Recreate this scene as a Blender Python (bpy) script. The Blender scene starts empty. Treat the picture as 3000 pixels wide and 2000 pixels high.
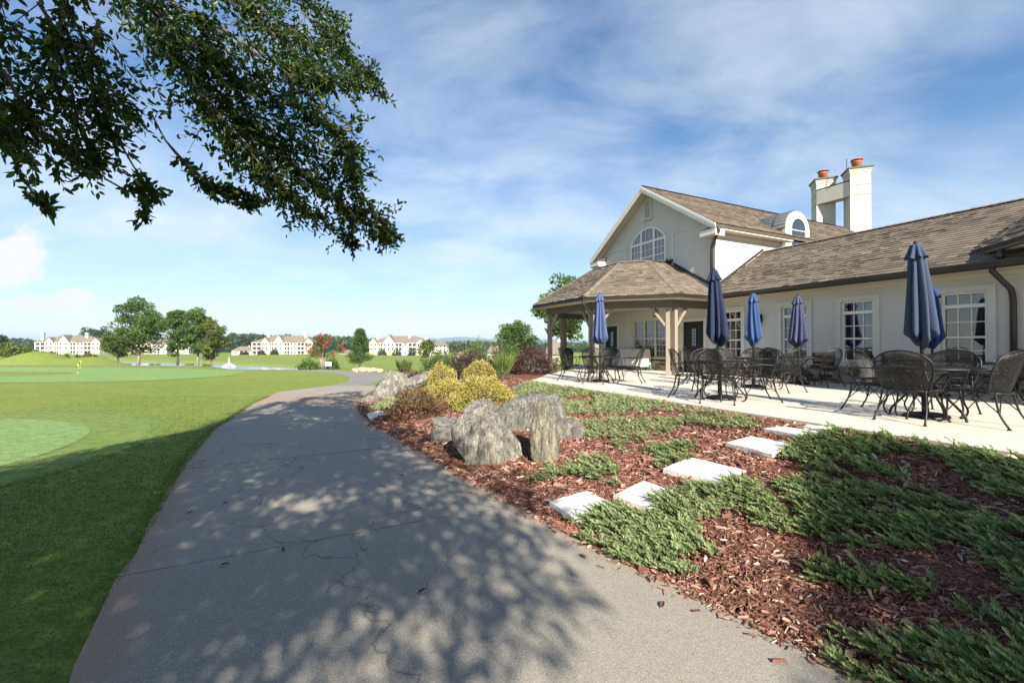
import bpy, bmesh, math, random
import numpy as np
from mathutils import Vector, Matrix
random.seed(7); RNG = np.random.default_rng(11)
R = math.radians
scn = bpy.context.scene
C = scn.collection

# ------------------------------------------------------------------ camera, sky, sun, exposure
cam = bpy.data.objects.new('camera', bpy.data.cameras.new('camera'))
C.objects.link(cam); scn.camera = cam
cam.location = (0, 0, 1.6); cam.rotation_euler = (R(90.5), 0, 0)
cam.data.sensor_width = 36; cam.data.lens = 15.12
cam.data.clip_start = .05; cam.data.clip_end = 30000
SUN_EL = R(32); SUN_HEAD = R(18)                 # light travels 18 degrees left of straight ahead
sl = bpy.data.lights.new('sun', 'SUN'); sl.energy = 5.0; sl.angle = R(.53); sl.color = (1, .92, .80)
sun = bpy.data.objects.new('sun', sl); C.objects.link(sun)
sd = Vector((-math.sin(SUN_HEAD) * math.cos(SUN_EL), math.cos(SUN_HEAD) * math.cos(SUN_EL), -math.sin(SUN_EL)))
sun.rotation_euler = sd.to_track_quat('-Z', 'Y').to_euler(); sun.location = (8, -20, 20)
world = bpy.data.worlds.new('World'); scn.world = world; world.use_nodes = True
scn.view_settings.view_transform = 'Standard'; scn.view_settings.look = 'None'
scn.view_settings.exposure = 1.16; scn.view_settings.gamma = 1
scn.cycles.max_bounces = 6; scn.cycles.transparent_max_bounces = 24
scn.cycles.volume_bounces = 0

def build_world():
    nt = world.node_tree; nt.nodes.clear(); N = nt.nodes.new; K = nt.links.new
    out = N('ShaderNodeOutputWorld'); bg = N('ShaderNodeBackground'); bg.inputs[1].default_value = .05
    sky = N('ShaderNodeTexSky'); sky.sky_type = 'NISHITA'; sky.sun_disc = False
    sky.sun_elevation = SUN_EL; sky.sun_rotation = R(180) - SUN_HEAD
    sky.air_density = 1.1; sky.dust_density = .25; sky.ozone_density = 3.0; sky.altitude = 200
    tc = N('ShaderNodeTexCoord'); sep = N('ShaderNodeSeparateXYZ'); K(tc.outputs['Generated'], sep.inputs[0])
    def math_(op, a, b=None, clamp=False):
        m = N('ShaderNodeMath'); m.operation = op; m.use_clamp = clamp
        for i, x in enumerate((a, b)):
            if x is None: continue
            if isinstance(x, (int, float)): m.inputs[i].default_value = x
            else: K(x, m.inputs[i])
        return m.outputs[0]
    def ss(x, a, b):
        mr = N('ShaderNodeMapRange'); mr.interpolation_type = 'SMOOTHSTEP'; K(x, mr.inputs[0])
        mr.inputs[1].default_value = a; mr.inputs[2].default_value = b; return mr.outputs[0]
    # cirrus layer: directions projected on a high flat sheet
    zc = math_('MAXIMUM', sep.outputs[2], .02)
    px = math_('DIVIDE', sep.outputs[0], math_('ADD', zc, .30)); py = math_('DIVIDE', sep.outputs[1], math_('ADD', zc, .30))
    cb = N('ShaderNodeCombineXYZ'); K(px, cb.inputs[0]); K(py, cb.inputs[1])
    mp = N('ShaderNodeMapping'); mp.inputs['Rotation'].default_value = (0, 0, R(24)); mp.inputs['Scale'].default_value = (.62, 1.0, 1)
    mp.inputs['Location'].default_value = (.6, .25, 0)
    K(cb.outputs[0], mp.inputs[0])
    n1 = N('ShaderNodeTexNoise'); n1.inputs['Scale'].default_value = 2.6; n1.inputs['Detail'].default_value = 9; n1.inputs['Roughness'].default_value = .60; n1.inputs['Distortion'].default_value = .35
    K(mp.outputs[0], n1.inputs[0])
    n2 = N('ShaderNodeTexNoise'); n2.inputs['Scale'].default_value = 1.0; n2.inputs['Detail'].default_value = 3
    K(mp.outputs[0], n2.inputs[0])
    c1 = ss(math_('ADD', math_('MULTIPLY', n1.outputs[0], .62), math_('MULTIPLY', n2.outputs[0], .45)), .37, .74)
    low = math_('SUBTRACT', 1, ss(sep.outputs[2], .02, .5))
    veil = math_('MULTIPLY', ss(sep.outputs[2], .0, .20), math_('MULTIPLY', low, .46))
    cir = math_('ADD', math_('MULTIPLY', c1, .60), veil, True)
    # small cumulus banks low over the horizon
    n3 = N('ShaderNodeTexNoise'); n3.inputs['Scale'].default_value = 13; n3.inputs['Detail'].default_value = 7; n3.inputs['Roughness'].default_value = .55
    K(tc.outputs['Generated'], n3.inputs[0])
    az = math_('ARCTAN2', sep.outputs[0], sep.outputs[1])
    el = math_('ARCSINE', sep.outputs[2])
    def bank(a0, e0, aw, eh, k):
        da = math_('DIVIDE', math_('SUBTRACT', az, R(a0)), R(aw)); de = math_('DIVIDE', math_('SUBTRACT', el, R(e0)), R(eh))
        r = math_('SQRT', math_('ADD', math_('MULTIPLY', da, da), math_('MULTIPLY', de, de)))
        return ss(math_('SUBTRACT', math_('ADD', math_('MULTIPLY', n3.outputs[0], 3.4), -1.0), math_('MULTIPLY', r, k)), .0, .42)
    cum = bank(-50.5, 6.3, 4.0, 3.2, .75)
    for b in ((-45.4, 4.7, 2.9, 1.9, .75), (-30.6, 3.4, 1.3, 1.7, .8), (-48, 3.7, 5, 1.0, .8), (-62, 6, 6, 3, .75), (58, 5, 5, 3, .75), (-150, 6, 8, 3, .75)):
        cum = math_('MAXIMUM', cum, bank(*b))
    # a patch of pink-grey at the foot of the heaped clouds
    hs = N('ShaderNodeHueSaturation'); hs.inputs['Saturation'].default_value = 1.38; hs.inputs['Value'].default_value = 1.42; K(sky.outputs[0], hs.inputs['Color'])
    gam = N('ShaderNodeMix'); gam.data_type = 'RGBA'; gam.inputs[6].default_value = (6.7, 7.4, 8.4, 1)
    K(cir, gam.inputs[0]); K(hs.outputs[0], gam.inputs[6]); gam.inputs[7].default_value = (8.6, 9.1, 9.9, 1)
    m2 = N('ShaderNodeMix'); m2.data_type = 'RGBA'; K(math_('MULTIPLY', cum, .9), m2.inputs[0]); K(gam.outputs[2], m2.inputs[6]); m2.inputs[7].default_value = (9.6, 9.1, 9.0, 1)
    K(m2.outputs[2], bg.inputs[0]); K(bg.outputs[0], out.inputs[0])
build_world()

# ------------------------------------------------------------------ ground shape (metres; path level is z = 0, terrace 0.6)
A = R(25.5); SA, CA = math.sin(A), math.cos(A)   # the terrace runs 25.5 degrees left of the view
TZ = .6
def uv_of(x, y): return -SA * x + CA * y, CA * x + SA * y
def W(u, v, z=0.): return (-SA * u + CA * v, CA * u + SA * v, z)
VE_U = [-12, -3, 1.08, 3.46, 5.39, 9.6, 12.2, 14.0, 15.9, 18, 22]
VE_V = [2.75, 2.72, 2.47, 1.98, 1.72, 1.17, 1.2, 1.7, 2.27, 3.3, 5.5]
def sstep(a, b, x):
    t = np.clip((x - a) / (b - a), 0, 1); return t * t * (3 - 2 * t)
def bed_z(u, v):
    ve = np.interp(u, VE_U, VE_V)
    t = np.clip((v - ve) / np.maximum(5.75 - ve, .5), 0, 1)
    top = .565 - .45 * sstep(14, 21, u)
    return top * (t ** .9) * (1 - .25 * t * (1 - t)) + .01
def bed_at(u, v): return W(u, v, float(bed_z(u, v)))
def lawn_z(x, y):
    x = np.asarray(x, float); y = np.asarray(y, float)
    ys = np.maximum(y, 1.); px = 1500 + 1260 * x / ys
    sight = 1.6 - ys * 73.5 / 1260
    y0 = 33 - 5.2 * sstep(560, 700, px)
    zA = np.where(ys < y0, 0, np.minimum(0, sight * sstep(y0, y0 + 11 - 9 * sstep(560, 700, px), ys)))
    dfar = np.clip(193 - (px - 395) * .1025, 138, 215)
    lake = sstep(122, 132, ys) * (1 - sstep(dfar - 2, dfar + 4, ys))
    zfar = np.interp(ys, [130, 200, 300, 500, 1000, 30000], [-5.3, -5.0, -4.8, -6, -9, -11])
    zA = np.where(ys > 118, zA + (zfar - zA) * sstep(118, 140, ys), zA)
    zA = zA - lake * 1.9
    zR = np.interp(ys, [0, 28, 40, 55, 80, 131, 200, 290, 500, 1000, 30000], [0, 0, -.65, -1.5, -2.4, -4.0, -4.7, -4.9, -6, -9, -11])
    k = sstep(885, 935, px)
    z = zA * (1 - k) + zR * k
    bump = sstep(300, 360, px) * (1 - sstep(600, 665, px)) * np.exp(-((ys - 97) / 14) ** 2)
    z = z + bump * np.maximum(0, -3.25 - z)
    for cx, cy, sx, sy, h in ((-77, 60, 5.0, 6, 2.75), (-66, 60, 3.2, 5, 2.45), (-59.4, 61, 3.2, 5, 1.85), (-90, 62, 7, 8, 3.0), (-70, 66, 9, 7, .5)):
        z = z + h * np.exp(-((x - cx) / sx) ** 2 - ((y - cy) / sy) ** 2)
    # rolling fairway beyond the water
    z = z + .35 * sstep(150, 190, ys) * (1 - sstep(330, 420, ys)) * np.sin(x * .045 + 1) * np.sin(ys * .05)
    u, v = uv_of(x, y); ve = np.interp(u, VE_U, VE_V)
    inb = sstep(.02, .6, v - ve) * sstep(-11.5, -10, u) * (1 - sstep(21.5, 23, u)) * (1 - sstep(17, 19, v))
    return z - .35 * inb
def lz(x, y): return float(lawn_z(x, y))

# ------------------------------------------------------------------ helpers
def tag(o, label=None, cat=None, group=None, kind=None):
    if label: o['label'] = label
    if cat: o['category'] = cat
    if group: o['group'] = group
    if kind: o['kind'] = kind
    return o
def empty(name, loc=(0, 0, 0), rz=0., label=None, cat=None, group=None):
    o = bpy.data.objects.new(name, None); C.objects.link(o); o.location = loc; o.rotation_euler = (0, 0, rz)
    o.empty_display_size = .2
    return tag(o, label, cat, group)
def obj(name, me, parent=None):
    o = bpy.data.objects.new(name, me); C.objects.link(o)
    if parent: o.parent = parent
    return o
def np_mesh(name, V, F, m, tint=None, smooth=False):
    """V n x 3, F list of (k x c) index arrays"""
    me = bpy.data.meshes.new(name); V = np.asarray(V, np.float32)
    F = [np.asarray(f, np.int32) for f in F if len(f)]
    me.vertices.add(len(V)); me.vertices.foreach_set('co', V.ravel())
    li = np.concatenate([f.ravel() for f in F]); tot = np.concatenate([np.full(len(f), f.shape[1], np.int32) for f in F])
    st = np.concatenate([[0], np.cumsum(tot)[:-1]]).astype(np.int32)
    me.loops.add(len(li)); me.loops.foreach_set('vertex_index', li)
    me.polygons.add(len(tot)); me.polygons.foreach_set('loop_start', st)
    me.polygons.foreach_set('use_smooth', np.full(len(tot), smooth))
    if tint is not None:
        a = me.attributes.new('tint', 'FLOAT', 'POINT'); a.data.foreach_set('value', np.asarray(tint, np.float32))
    me.update(calc_edges=True); me.validate()
    me.materials.append(m); return me
class MB:
    def __init__(s, T=None): s.v = []; s.f = []; s.T = T
    def add(s, vs, fs):
        n = len(s.v); s.v += [tuple(s.T(*p)) if s.T else tuple(p) for p in vs]; s.f += [tuple(n + i for i in f) for f in fs]; return s
    def box(s, x0, x1, y0, y1, z0, z1):
        return s.add([(x0, y0, z0), (x1, y0, z0), (x1, y1, z0), (x0, y1, z0), (x0, y0, z1), (x1, y0, z1), (x1, y1, z1), (x0, y1, z1)],
                     [(0, 3, 2, 1), (4, 5, 6, 7), (0, 1, 5, 4), (1, 2, 6, 5), (2, 3, 7, 6), (3, 0, 4, 7)])
    def hexa(s, b, t):           # bottom ring, top ring
        n = len(b)
        return s.add(list(b) + list(t), [tuple(range(n))[::-1], tuple(range(n, 2 * n))] + [(i, (i + 1) % n, n + (i + 1) % n, n + i) for i in range(n)])
    def poly(s, p): return s.add(p, [tuple(range(len(p)))])
    def tube(s, pts, r, n=6, cap=True):
        pts = [Vector(p) for p in pts]; rs = r if isinstance(r, (list, tuple)) else [r] * len(pts)
        vs = []; up = Vector((0, 0, 1))
        d0 = (pts[1] - pts[0]).normalized(); ref = up if abs(d0.z) < .9 else Vector((1, 0, 0))
        a = d0.cross(ref).normalized()
        for i, p in enumerate(pts):
            d = (pts[min(i + 1, len(pts) - 1)] - pts[max(i - 1, 0)]).normalized()
            a = (a - d * a.dot(d)); a = a.normalized() if a.length > 1e-6 else d.orthogonal().normalized()
            b = d.cross(a)
            for k in range(n):
                t = 2 * math.pi * k / n; vs.append(p + (a * math.cos(t) + b * math.sin(t)) * rs[i])
        fs = [(i * n + k, i * n + (k + 1) % n, (i + 1) * n + (k + 1) % n, (i + 1) * n + k) for i in range(len(pts) - 1) for k in range(n)]
        if cap: fs += [tuple(range(n))[::-1], tuple(range((len(pts) - 1) * n, len(pts) * n))]
        return s.add([tuple(v) for v in vs], fs)
    def lathe(s, prof, n=20, c=(0, 0)):
        vs = [(c[0] + r * math.cos(2 * math.pi * k / n), c[1] + r * math.sin(2 * math.pi * k / n), z) for r, z in prof for k in range(n)]
        fs = [(i * n + k, i * n + (k + 1) % n, (i + 1) * n + (k + 1) % n, (i + 1) * n + k) for i in range(len(prof) - 1) for k in range(n)]
        return s.add(vs, fs + [tuple(range(n))[::-1], tuple(range((len(prof) - 1) * n, len(prof) * n))])
    def mesh(s, name, m, smooth=False, bevel=0, recalc=True):
        me = bpy.data.meshes.new(name); me.from_pydata(s.v, [], s.f)
        bm = bmesh.new(); bm.from_mesh(me)
        if recalc: bmesh.ops.recalc_face_normals(bm, faces=bm.faces)
        if bevel: bmesh.ops.bevel(bm, geom=[e for e in bm.edges if len(e.link_faces) == 2 and e.calc_face_angle(0) > .6], offset=bevel, segments=1, affect='EDGES', profile=.5)
        for f in bm.faces: f.smooth = smooth
        bm.to_mesh(me); bm.free(); me.materials.append(m); return me
    def build(s, name, m, parent=None, smooth=False, bevel=0):
        return obj(name, s.mesh(name, m, smooth, bevel), parent)
def smooth_pts(pts, n=6):
    """Catmull-Rom through pts"""
    P = [np.array(p, float) for p in pts]; P = [2 * P[0] - P[1]] + P + [2 * P[-1] - P[-2]]; out = []
    for i in range(1, len(P) - 2):
        for k in range(n):
            t = k / n; out.append(.5 * ((2 * P[i]) + (-P[i - 1] + P[i + 1]) * t + (2 * P[i - 1] - 5 * P[i] + 4 * P[i + 1] - P[i + 2]) * t * t + (-P[i - 1] + 3 * P[i] - 3 * P[i + 1] + P[i + 2]) * t ** 3))
    return [tuple(p) for p in out] + [tuple(P[-2])]
def copy_tree(o, parent=None):
    c = o.copy(); C.objects.link(c)
    if parent: c.parent = parent
    for ch in o.children: copy_tree(ch, c)
    return c

# ------------------------------------------------------------------ materials
class Mat:
    def __init__(s, name, rough=.8, spec=.3):
        s.m = bpy.data.materials.new(name); s.m.use_nodes = True; s.nt = s.m.node_tree
        s.b = s.nt.nodes['Principled BSDF']; s.b.inputs['Roughness'].default_value = rough
        s.b.inputs['Specular IOR Level'].default_value = spec; s.out = s.nt.nodes['Material Output']; s._c = None
    def N(s, t, **k):
        n = s.nt.nodes.new(t)
        for a, b in k.items(): setattr(n, a, b)
        return n
    def K(s, a, b): s.nt.links.new(a, b)
    def coord(s, kind='Object'):
        if not s._c: s._c = s.N('ShaderNodeTexCoord')
        return s._c.outputs[kind]
    def noise(s, scale, detail=4, rough=.55, vec=None, stretch=None, dist=0.):
        n = s.N('ShaderNodeTexNoise'); n.inputs['Scale'].default_value = scale; n.inputs['Detail'].default_value = detail; n.inputs['Roughness'].default_value = rough; n.inputs['Distortion'].default_value = dist
        v = vec or s.coord()
        if stretch:
            mp = s.N('ShaderNodeMapping'); mp.inputs['Scale'].default_value = stretch; s.K(v, mp.inputs[0]); v = mp.outputs[0]
        s.K(v, n.inputs['Vector']); return n.outputs['Fac']
    def vor(s, scale, feature='F1', out='Distance'):
        n = s.N('ShaderNodeTexVoronoi'); n.feature = feature; n.inputs['Scale'].default_value = scale; s.K(s.coord(), n.inputs['Vector']); return n.outputs[out]
    def ramp(s, x, stops):
        r = s.N('ShaderNodeValToRGB'); e = r.color_ramp.elements
        while len(e) < len(stops): e.new(.5)
        for i, (p, c) in enumerate(stops): e[i].position = p; e[i].color = (*c, 1) if len(c) == 3 else c
        s.K(x, r.inputs[0]); return r.outputs[0]
    def mix(s, f, a, b, mode='MIX'):
        n = s.N('ShaderNodeMix'); n.data_type = 'RGBA'; n.blend_type = mode
        for i, x in ((0, f), (6, a), (7, b)):
            if isinstance(x, (int, float)): n.inputs[i].default_value = x
            elif isinstance(x, tuple): n.inputs[i].default_value = (*x, 1)
            else: s.K(x, n.inputs[i])
        return n.outputs[2]
    def mth(s, op, a, b):
        n = s.N('ShaderNodeMath', operation=op)
        for i, x in enumerate((a, b)):
            if isinstance(x, (int, float)): n.inputs[i].default_value = x
            else: s.K(x, n.inputs[i])
        return n.outputs[0]
    def tint(s):
        n = s.N('ShaderNodeAttribute'); n.attribute_name = 'tint'; return n.outputs['Fac']
    def col(s, c):
        if isinstance(c, tuple): s.b.inputs['Base Color'].default_value = (*c, 1)
        else: s.K(c, s.b.inputs['Base Color'])
        return s
    def bump(s, h, strength=.3, dist=.01):
        n = s.N('ShaderNodeBump'); n.inputs['Strength'].default_value = strength; n.inputs['Distance'].default_value = dist
        s.K(h, n.inputs['Height']); s.K(n.outputs[0], s.b.inputs['Normal']); return s
    def translucent(s, c, fac=.35):
        t = s.N('ShaderNodeBsdfTranslucent'); mx = s.N('ShaderNodeMixShader'); mx.inputs[0].default_value = fac
        if isinstance(c, tuple): t.inputs[0].default_value = (*c, 1)
        else: s.K(c, t.inputs[0])
        s.K(s.b.outputs[0], mx.inputs[1]); s.K(t.outputs[0], mx.inputs[2]); s.K(mx.outputs[0], s.out.inputs[0]); return s
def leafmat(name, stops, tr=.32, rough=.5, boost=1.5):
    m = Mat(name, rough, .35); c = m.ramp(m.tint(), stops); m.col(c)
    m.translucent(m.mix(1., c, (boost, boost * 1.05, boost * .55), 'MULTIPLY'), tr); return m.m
def plain(name, c, rough=.7, spec=.3, var=.12, scale=3., metal=0., bump=0., bscale=60):
    m = Mat(name, rough, spec); n = m.noise(scale, 5)
    m.col(m.mix(n, tuple(x * (1 - var) for x in c), tuple(min(1, x * (1 + var)) for x in c)))
    if metal: m.b.inputs['Metallic'].default_value = metal
    if bump: m.bump(m.noise(bscale, 3), bump, .004)
    return m.m
M = {}
def make_mats():
    # stucco
    for n, c in (('stucco', (.535, .525, .50)), ('stucco_trim', (.58, .57, .54)), ('chimney_stucco', (.60, .56, .48))):
        m = Mat(n, .9, .15); big = m.noise(.7, 4); f = m.noise(90, 3)
        st = m.ramp(m.noise(2.2, 6, .65, stretch=(1, 1, .14)), [(.5, (0, 0, 0)), (.8, (.4, .4, .4))]); cc_ = m.mix(big, tuple(x * .86 for x in c), tuple(x * 1.06 for x in c)); m.col(m.mix(st, cc_, tuple(x * .68 for x in c))); m.bump(m.mth('ADD', f, m.noise(11, 5)), .45, .006); M[n] = m.m
    m = Mat('roof_shingle', .92, .15); t = m.tint(); g = m.noise(420, 2, .7)
    c = m.ramp(t, [(0, (.108, .089, .072)), (.3, (.158, .131, .106)), (.6, (.198, .166, .133)), (1, (.260, .220, .178))])
    m.col(m.mix(m.noise(.6, 3), m.mix(.22, c, m.ramp(g, [(.3, (.02, .02, .02)), (.7, (.5, .45, .38))]), 'OVERLAY'), m.mix(1., c, (.86, .85, .84), 'MULTIPLY'))); m.bump(g, .4, .003); M['shingle'] = m.m
    M['roof_under'] = plain('roof_under', (.10, .08, .065), .9, .2)
    M['gutter'] = plain('gutter_brown', (.028, .023, .020), .42, .5, .15, 2.)
    M['white_trim'] = plain('white_trim', (.72, .70, .64), .5, .4, .05, 2.)
    M['cream_trim'] = plain('cream_trim', (.55, .50, .41), .6, .3, .06, 2.)
    M['post'] = plain('taupe_timber', (.27, .225, .175), .7, .3, .1, 3., bump=.2, bscale=40)
    M['beam'] = plain('dark_taupe_timber', (.125, .108, .088), .7, .3, .1, 3.)
    M['door'] = plain('dark_door_paint', (.012, .011, .011), .5, .3, .1)
    M['black_iron'] = plain('black_iron', (.010, .009, .009), .45, .4, .3, 12.)
    M['lead'] = plain('grey_metal_roof', (.060, .070, .074), .55, .4, .2, 3., metal=.0)
    M['flash'] = plain('dark_flashing', (.03, .028, .028), .5, .4)
    m = Mat('window_glass', .03, .5); m.col((.012, .014, .017))
    gl = m.N('ShaderNodeBsdfGlossy'); gl.inputs['Roughness'].default_value = .015; gl.inputs[0].default_value = (.80, .86, .95, 1)
    mx = m.N('ShaderNodeMixShader'); lw = m.N('ShaderNodeLayerWeight'); lw.inputs[0].default_value = .42
    nb = m.N('ShaderNodeBump'); nb.inputs['Strength'].default_value = .05; nb.inputs['Distance'].default_value = .02; m.K(m.noise(2.2, 2), nb.inputs['Height']); m.K(nb.outputs[0], gl.inputs['Normal'])
    m.K(m.mth('ADD', m.mth('MULTIPLY', lw.outputs['Fresnel'], .60), .07), mx.inputs[0]); m.K(m.b.outputs[0], mx.inputs[1]); m.K(gl.outputs[0], mx.inputs[2]); m.K(mx.outputs[0], m.out.inputs[0]); M['glass'] = m.m
    # ledge stone
    m = Mat('ledge_stone', .85, .25); c = m.ramp(m.tint(), [(0, (.10, .082, .068)), (.35, (.23, .18, .135)), (.6, (.35, .28, .205)), (.8, (.31, .295, .27)), (1, (.48, .39, .28))])
    m.col(m.mix(.35, c, m.ramp(m.noise(14, 6), [(.3, (.06, .05, .045)), (.7, (.42, .36, .28))]), 'OVERLAY')); m.bump(m.noise(30, 5), .6, .01); M['ledge'] = m.m
    M['mortar'] = plain('mortar', (.045, .04, .036), .95, .1)
    # terrace concrete
    m = Mat('terrace_concrete', .85, .2); n = m.noise(.8, 6); f = m.noise(140, 3)
    c = m.mix(n, (.50, .46, .385), (.62, .575, .49)); c = m.mix(.14, c, m.ramp(f, [(.35, (.2, .2, .2)), (.65, (.8, .8, .8))]), 'OVERLAY'); c = m.mix(m.ramp(m.noise(1.7, 7, .68), [(.54, (0, 0, 0)), (.72, (.5, .5, .5))]), c, m.mix(1., c, (.74, .71, .67), 'MULTIPLY')); m.col(c); m.bump(f, .15, .002); M['terrace'] = m.m
    # worn exposed aggregate path with reddish dirt
    m = Mat('path_concrete', .9, .2); big = m.noise(.55, 6); sp = m.vor(230, out='Color'); f = m.noise(330, 2, .7)
    c = m.mix(big, (.245, .225, .190), (.335, .308, .262))
    bw = m.N('ShaderNodeRGBToBW'); m.K(sp, bw.inputs[0])
    c = m.mix(.42, c, m.ramp(bw.outputs[0], [(.12, (.10, .10, .10)), (.5, (.46, .46, .46)), (.88, (.84, .83, .80))]), 'OVERLAY')
    c = m.mix(.3, c, m.ramp(f, [(.3, (.1, .1, .1)), (.7, (.9, .9, .9))]), 'OVERLAY')
    dirt = m.tint(); dn = m.noise(2.6, 6, .62)
    dm = m.ramp(m.mth('ADD', m.mth('MULTIPLY', dirt, .85), m.mth('MULTIPLY', dn, .75)), [(.55, (0, 0, 0)), (1.0, (1, 1, 1))])
    c = m.mix(dm, c, m.mix(.5, c, (.34, .20, .125)))
    c = m.mix(m.ramp(m.noise(.21, 3), [(.56, (0, 0, 0)), (.7, (.5, .5, .5))]), c, m.mix(.6, c, (.19, .165, .14)))
    wv = m.N('ShaderNodeVectorMath', operation='ADD'); nn = m.N('ShaderNodeTexNoise'); nn.inputs['Scale'].default_value = 1.7; nn.inputs['Detail'].default_value = 6; m.K(m.coord(), nn.inputs['Vector']); m.K(m.coord(), wv.inputs[0]); m.K(nn.outputs['Color'], wv.inputs[1])
    vo = m.N('ShaderNodeTexVoronoi'); vo.feature = 'DISTANCE_TO_EDGE'; vo.inputs['Scale'].default_value = .33; m.K(wv.outputs[0], vo.inputs['Vector'])
    c = m.mix(m.ramp(vo.outputs['Distance'], [(.0, (.55, .55, .55)), (.0035, (0, 0, 0))]), c, (.05, .045, .04))
    c = m.mix(m.ramp(m.noise(7, 5, .7), [(.60, (0, 0, 0)), (.75, (.35, .35, .35))]), c, m.mix(.55, c, (.10, .095, .09)))
    m.col(c); m.bump(m.mth('ADD', f, bw.outputs[0]), .35, .003); M['path'] = m.m
    m = Mat('road_asphalt', .9, .2); c = m.mix(m.noise(.5, 5), (.17, .16, .15), (.26, .245, .23)); m.col(m.mix(.3, c, m.ramp(m.noise(90, 2), [(.3, (.2, .2, .2)), (.7, (.8, .8, .8))]), 'OVERLAY')); M['road'] = m.m
    # turf
    def turf(name, a, b, d, sc=1.):
        m = Mat(name, .95, .08); n1 = m.noise(.09 * sc, 6, .6); n2 = m.noise(1.1 * sc, 6, .65, stretch=(.5, 1.6, 1)); n3 = m.noise(38, 4, .75); n4 = m.noise(7, 5, .7, stretch=(.6, 1.5, 1))
        c = m.mix(m.ramp(n1, [(.36, (0, 0, 0)), (.64, (1, 1, 1))]), a, b); c = m.mix(m.ramp(n2, [(.45, (0, 0, 0)), (.75, (.8, .8, .8))]), c, d)
        c = m.mix(.55, c, m.ramp(n3, [(.3, (.12, .12, .12)), (.7, (.86, .86, .86))]), 'OVERLAY'); c = m.mix(.4, c, m.ramp(n4, [(.35, (.2, .2, .2)), (.65, (.8, .8, .8))]), 'OVERLAY'); m.col(c); m.bump(m.mth('ADD', m.noise(90, 3, .75), n4), .8, .02); return m.m
    M['lawn'] = turf('lawn_turf', (.150, .222, .042), (.205, .242, .058), (.245, .245, .082))
    M['green'] = turf('putting_green_turf', (.185, .290, .095), (.205, .305, .108), (.225, .312, .122), .7)
    M['collar'] = turf('collar_turf', (.150, .225, .055), (.175, .235, .065), (.195, .245, .078))
    M['blade'] = leafmat('grass_blade', [(0, (.055, .105, .018)), (.6, (.10, .16, .03)), (1, (.20, .20, .06))], .3, .6)
    # mulch
    m = Mat('mulch_ground', .95, .1); n = m.noise(38, 5, .7, stretch=(1, 2.5, 1)); n2 = m.noise(1.2, 4)
    c = m.ramp(n, [(.28, (.055, .026, .019)), (.48, (.180, .083, .059)), (.62, (.29, .148, .106)), (.78, (.46, .30, .23))])
    m.col(m.mix(m.mth('MULTIPLY', n2, .6), c, m.mix(1., c, (.7, .62, .6), 'MULTIPLY'))); m.bump(n, 1., .03); M['mulch'] = m.m
    m = Mat('mulch_chip', .85, .2); c = m.ramp(m.tint(), [(0, (.050, .025, .019)), (.35, (.150, .067, .048)), (.7, (.27, .130, .094)), (.88, (.40, .23, .17)), (1, (.58, .45, .35))]); m.col(m.mix(.25, c, m.ramp(m.noise(160, 3, .6, stretch=(1, 1, 1)), [(.3, (.1, .1, .1)), (.7, (.9, .9, .9))]), 'OVERLAY')); M['chip'] = m.m
    # boulders
    for bn, bt in (('boulder', (1., 1., 1.)), ('boulder_grey', (.74, .76, .78)), ('boulder_tan', (1.02, .99, .90))):
        m = Mat(bn + '_stone', .9, .2)
        mp = m.N('ShaderNodeMapping'); mp.inputs['Rotation'].default_value = (R(12), R(-32), R(20)); mp.inputs['Scale'].default_value = (3.4, 2.6, .55); m.K(m.coord(), mp.inputs[0]); sv = mp.outputs[0]
        n = m.noise(3.0, 8, .62, vec=sv, dist=.6); n2 = m.noise(11, 8, .70, vec=sv, dist=.4); n4 = m.noise(60, 5, .7); n3 = m.noise(2.2, 4)
        c = m.ramp(n, [(.26, (.075, .072, .066)), (.42, (.175, .168, .150)), (.58, (.285, .272, .240)), (.78, (.40, .382, .335))])
        c = m.mix(.62, c, m.ramp(n2, [(.36, (.06, .06, .06)), (.60, (.86, .84, .80))]), 'OVERLAY'); c = m.mix(.3, c, m.ramp(n4, [(.36, (.15, .15, .15)), (.62, (.85, .85, .83))]), 'OVERLAY')
        c = m.mix(m.ramp(n3, [(.58, (0, 0, 0)), (.76, (.55, .55, .55))]), c, (.27, .215, .14)); m.col(m.mix(1., c, bt, 'MULTIPLY'))
        m.bump(m.mth('ADD', m.mth('ADD', m.mth('MULTIPLY', n2, 1.0), m.mth('MULTIPLY', n4, .12)), n), 1., .06); M[bn] = m.m
    m = Mat('flagstone', .8, .25); n = m.noise(22, 6, .6); c = m.mix(n, (.56, .54, .50), (.72, .70, .655)); m.col(m.mix(m.ramp(m.noise(3, 5), [(.5, (0, 0, 0)), (.8, (.35, .35, .35))]), c, (.36, .33, .28))); m.bump(m.noise(16, 6, .6), .7, .012); M['flag'] = m.m
    M['tan_rock'] = plain('tan_rock', (.46, .36, .25), .9, .2, .25, 4.)
    # foliage
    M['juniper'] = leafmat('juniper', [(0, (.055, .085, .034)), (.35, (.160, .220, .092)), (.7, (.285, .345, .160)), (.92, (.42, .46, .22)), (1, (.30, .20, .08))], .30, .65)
    M['oak_leaf'] = leafmat('glossy_leaf', [(0, (.010, .024, .006)), (.5, (.025, .052, .011)), (.85, (.070, .105, .018)), (1, (.24, .24, .045))], .36, .35, 2.0)
    M['tree_leaf'] = leafmat('tree_leaf', [(0, (.030, .065, .012)), (.5, (.080, .145, .026)), (.85, (.135, .195, .036)), (1, (.21, .20, .05))], .28)
    M['olive_leaf'] = leafmat('olive_leaf', [(0, (.045, .065, .012)), (.5, (.105, .140, .024)), (1, (.19, .18, .04))], .28)
    M['pine_leaf'] = leafmat('pine_leaf', [(0, (.022, .050, .010)), (.5, (.052, .105, .020)), (1, (.12, .155, .035))], .2)
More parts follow.
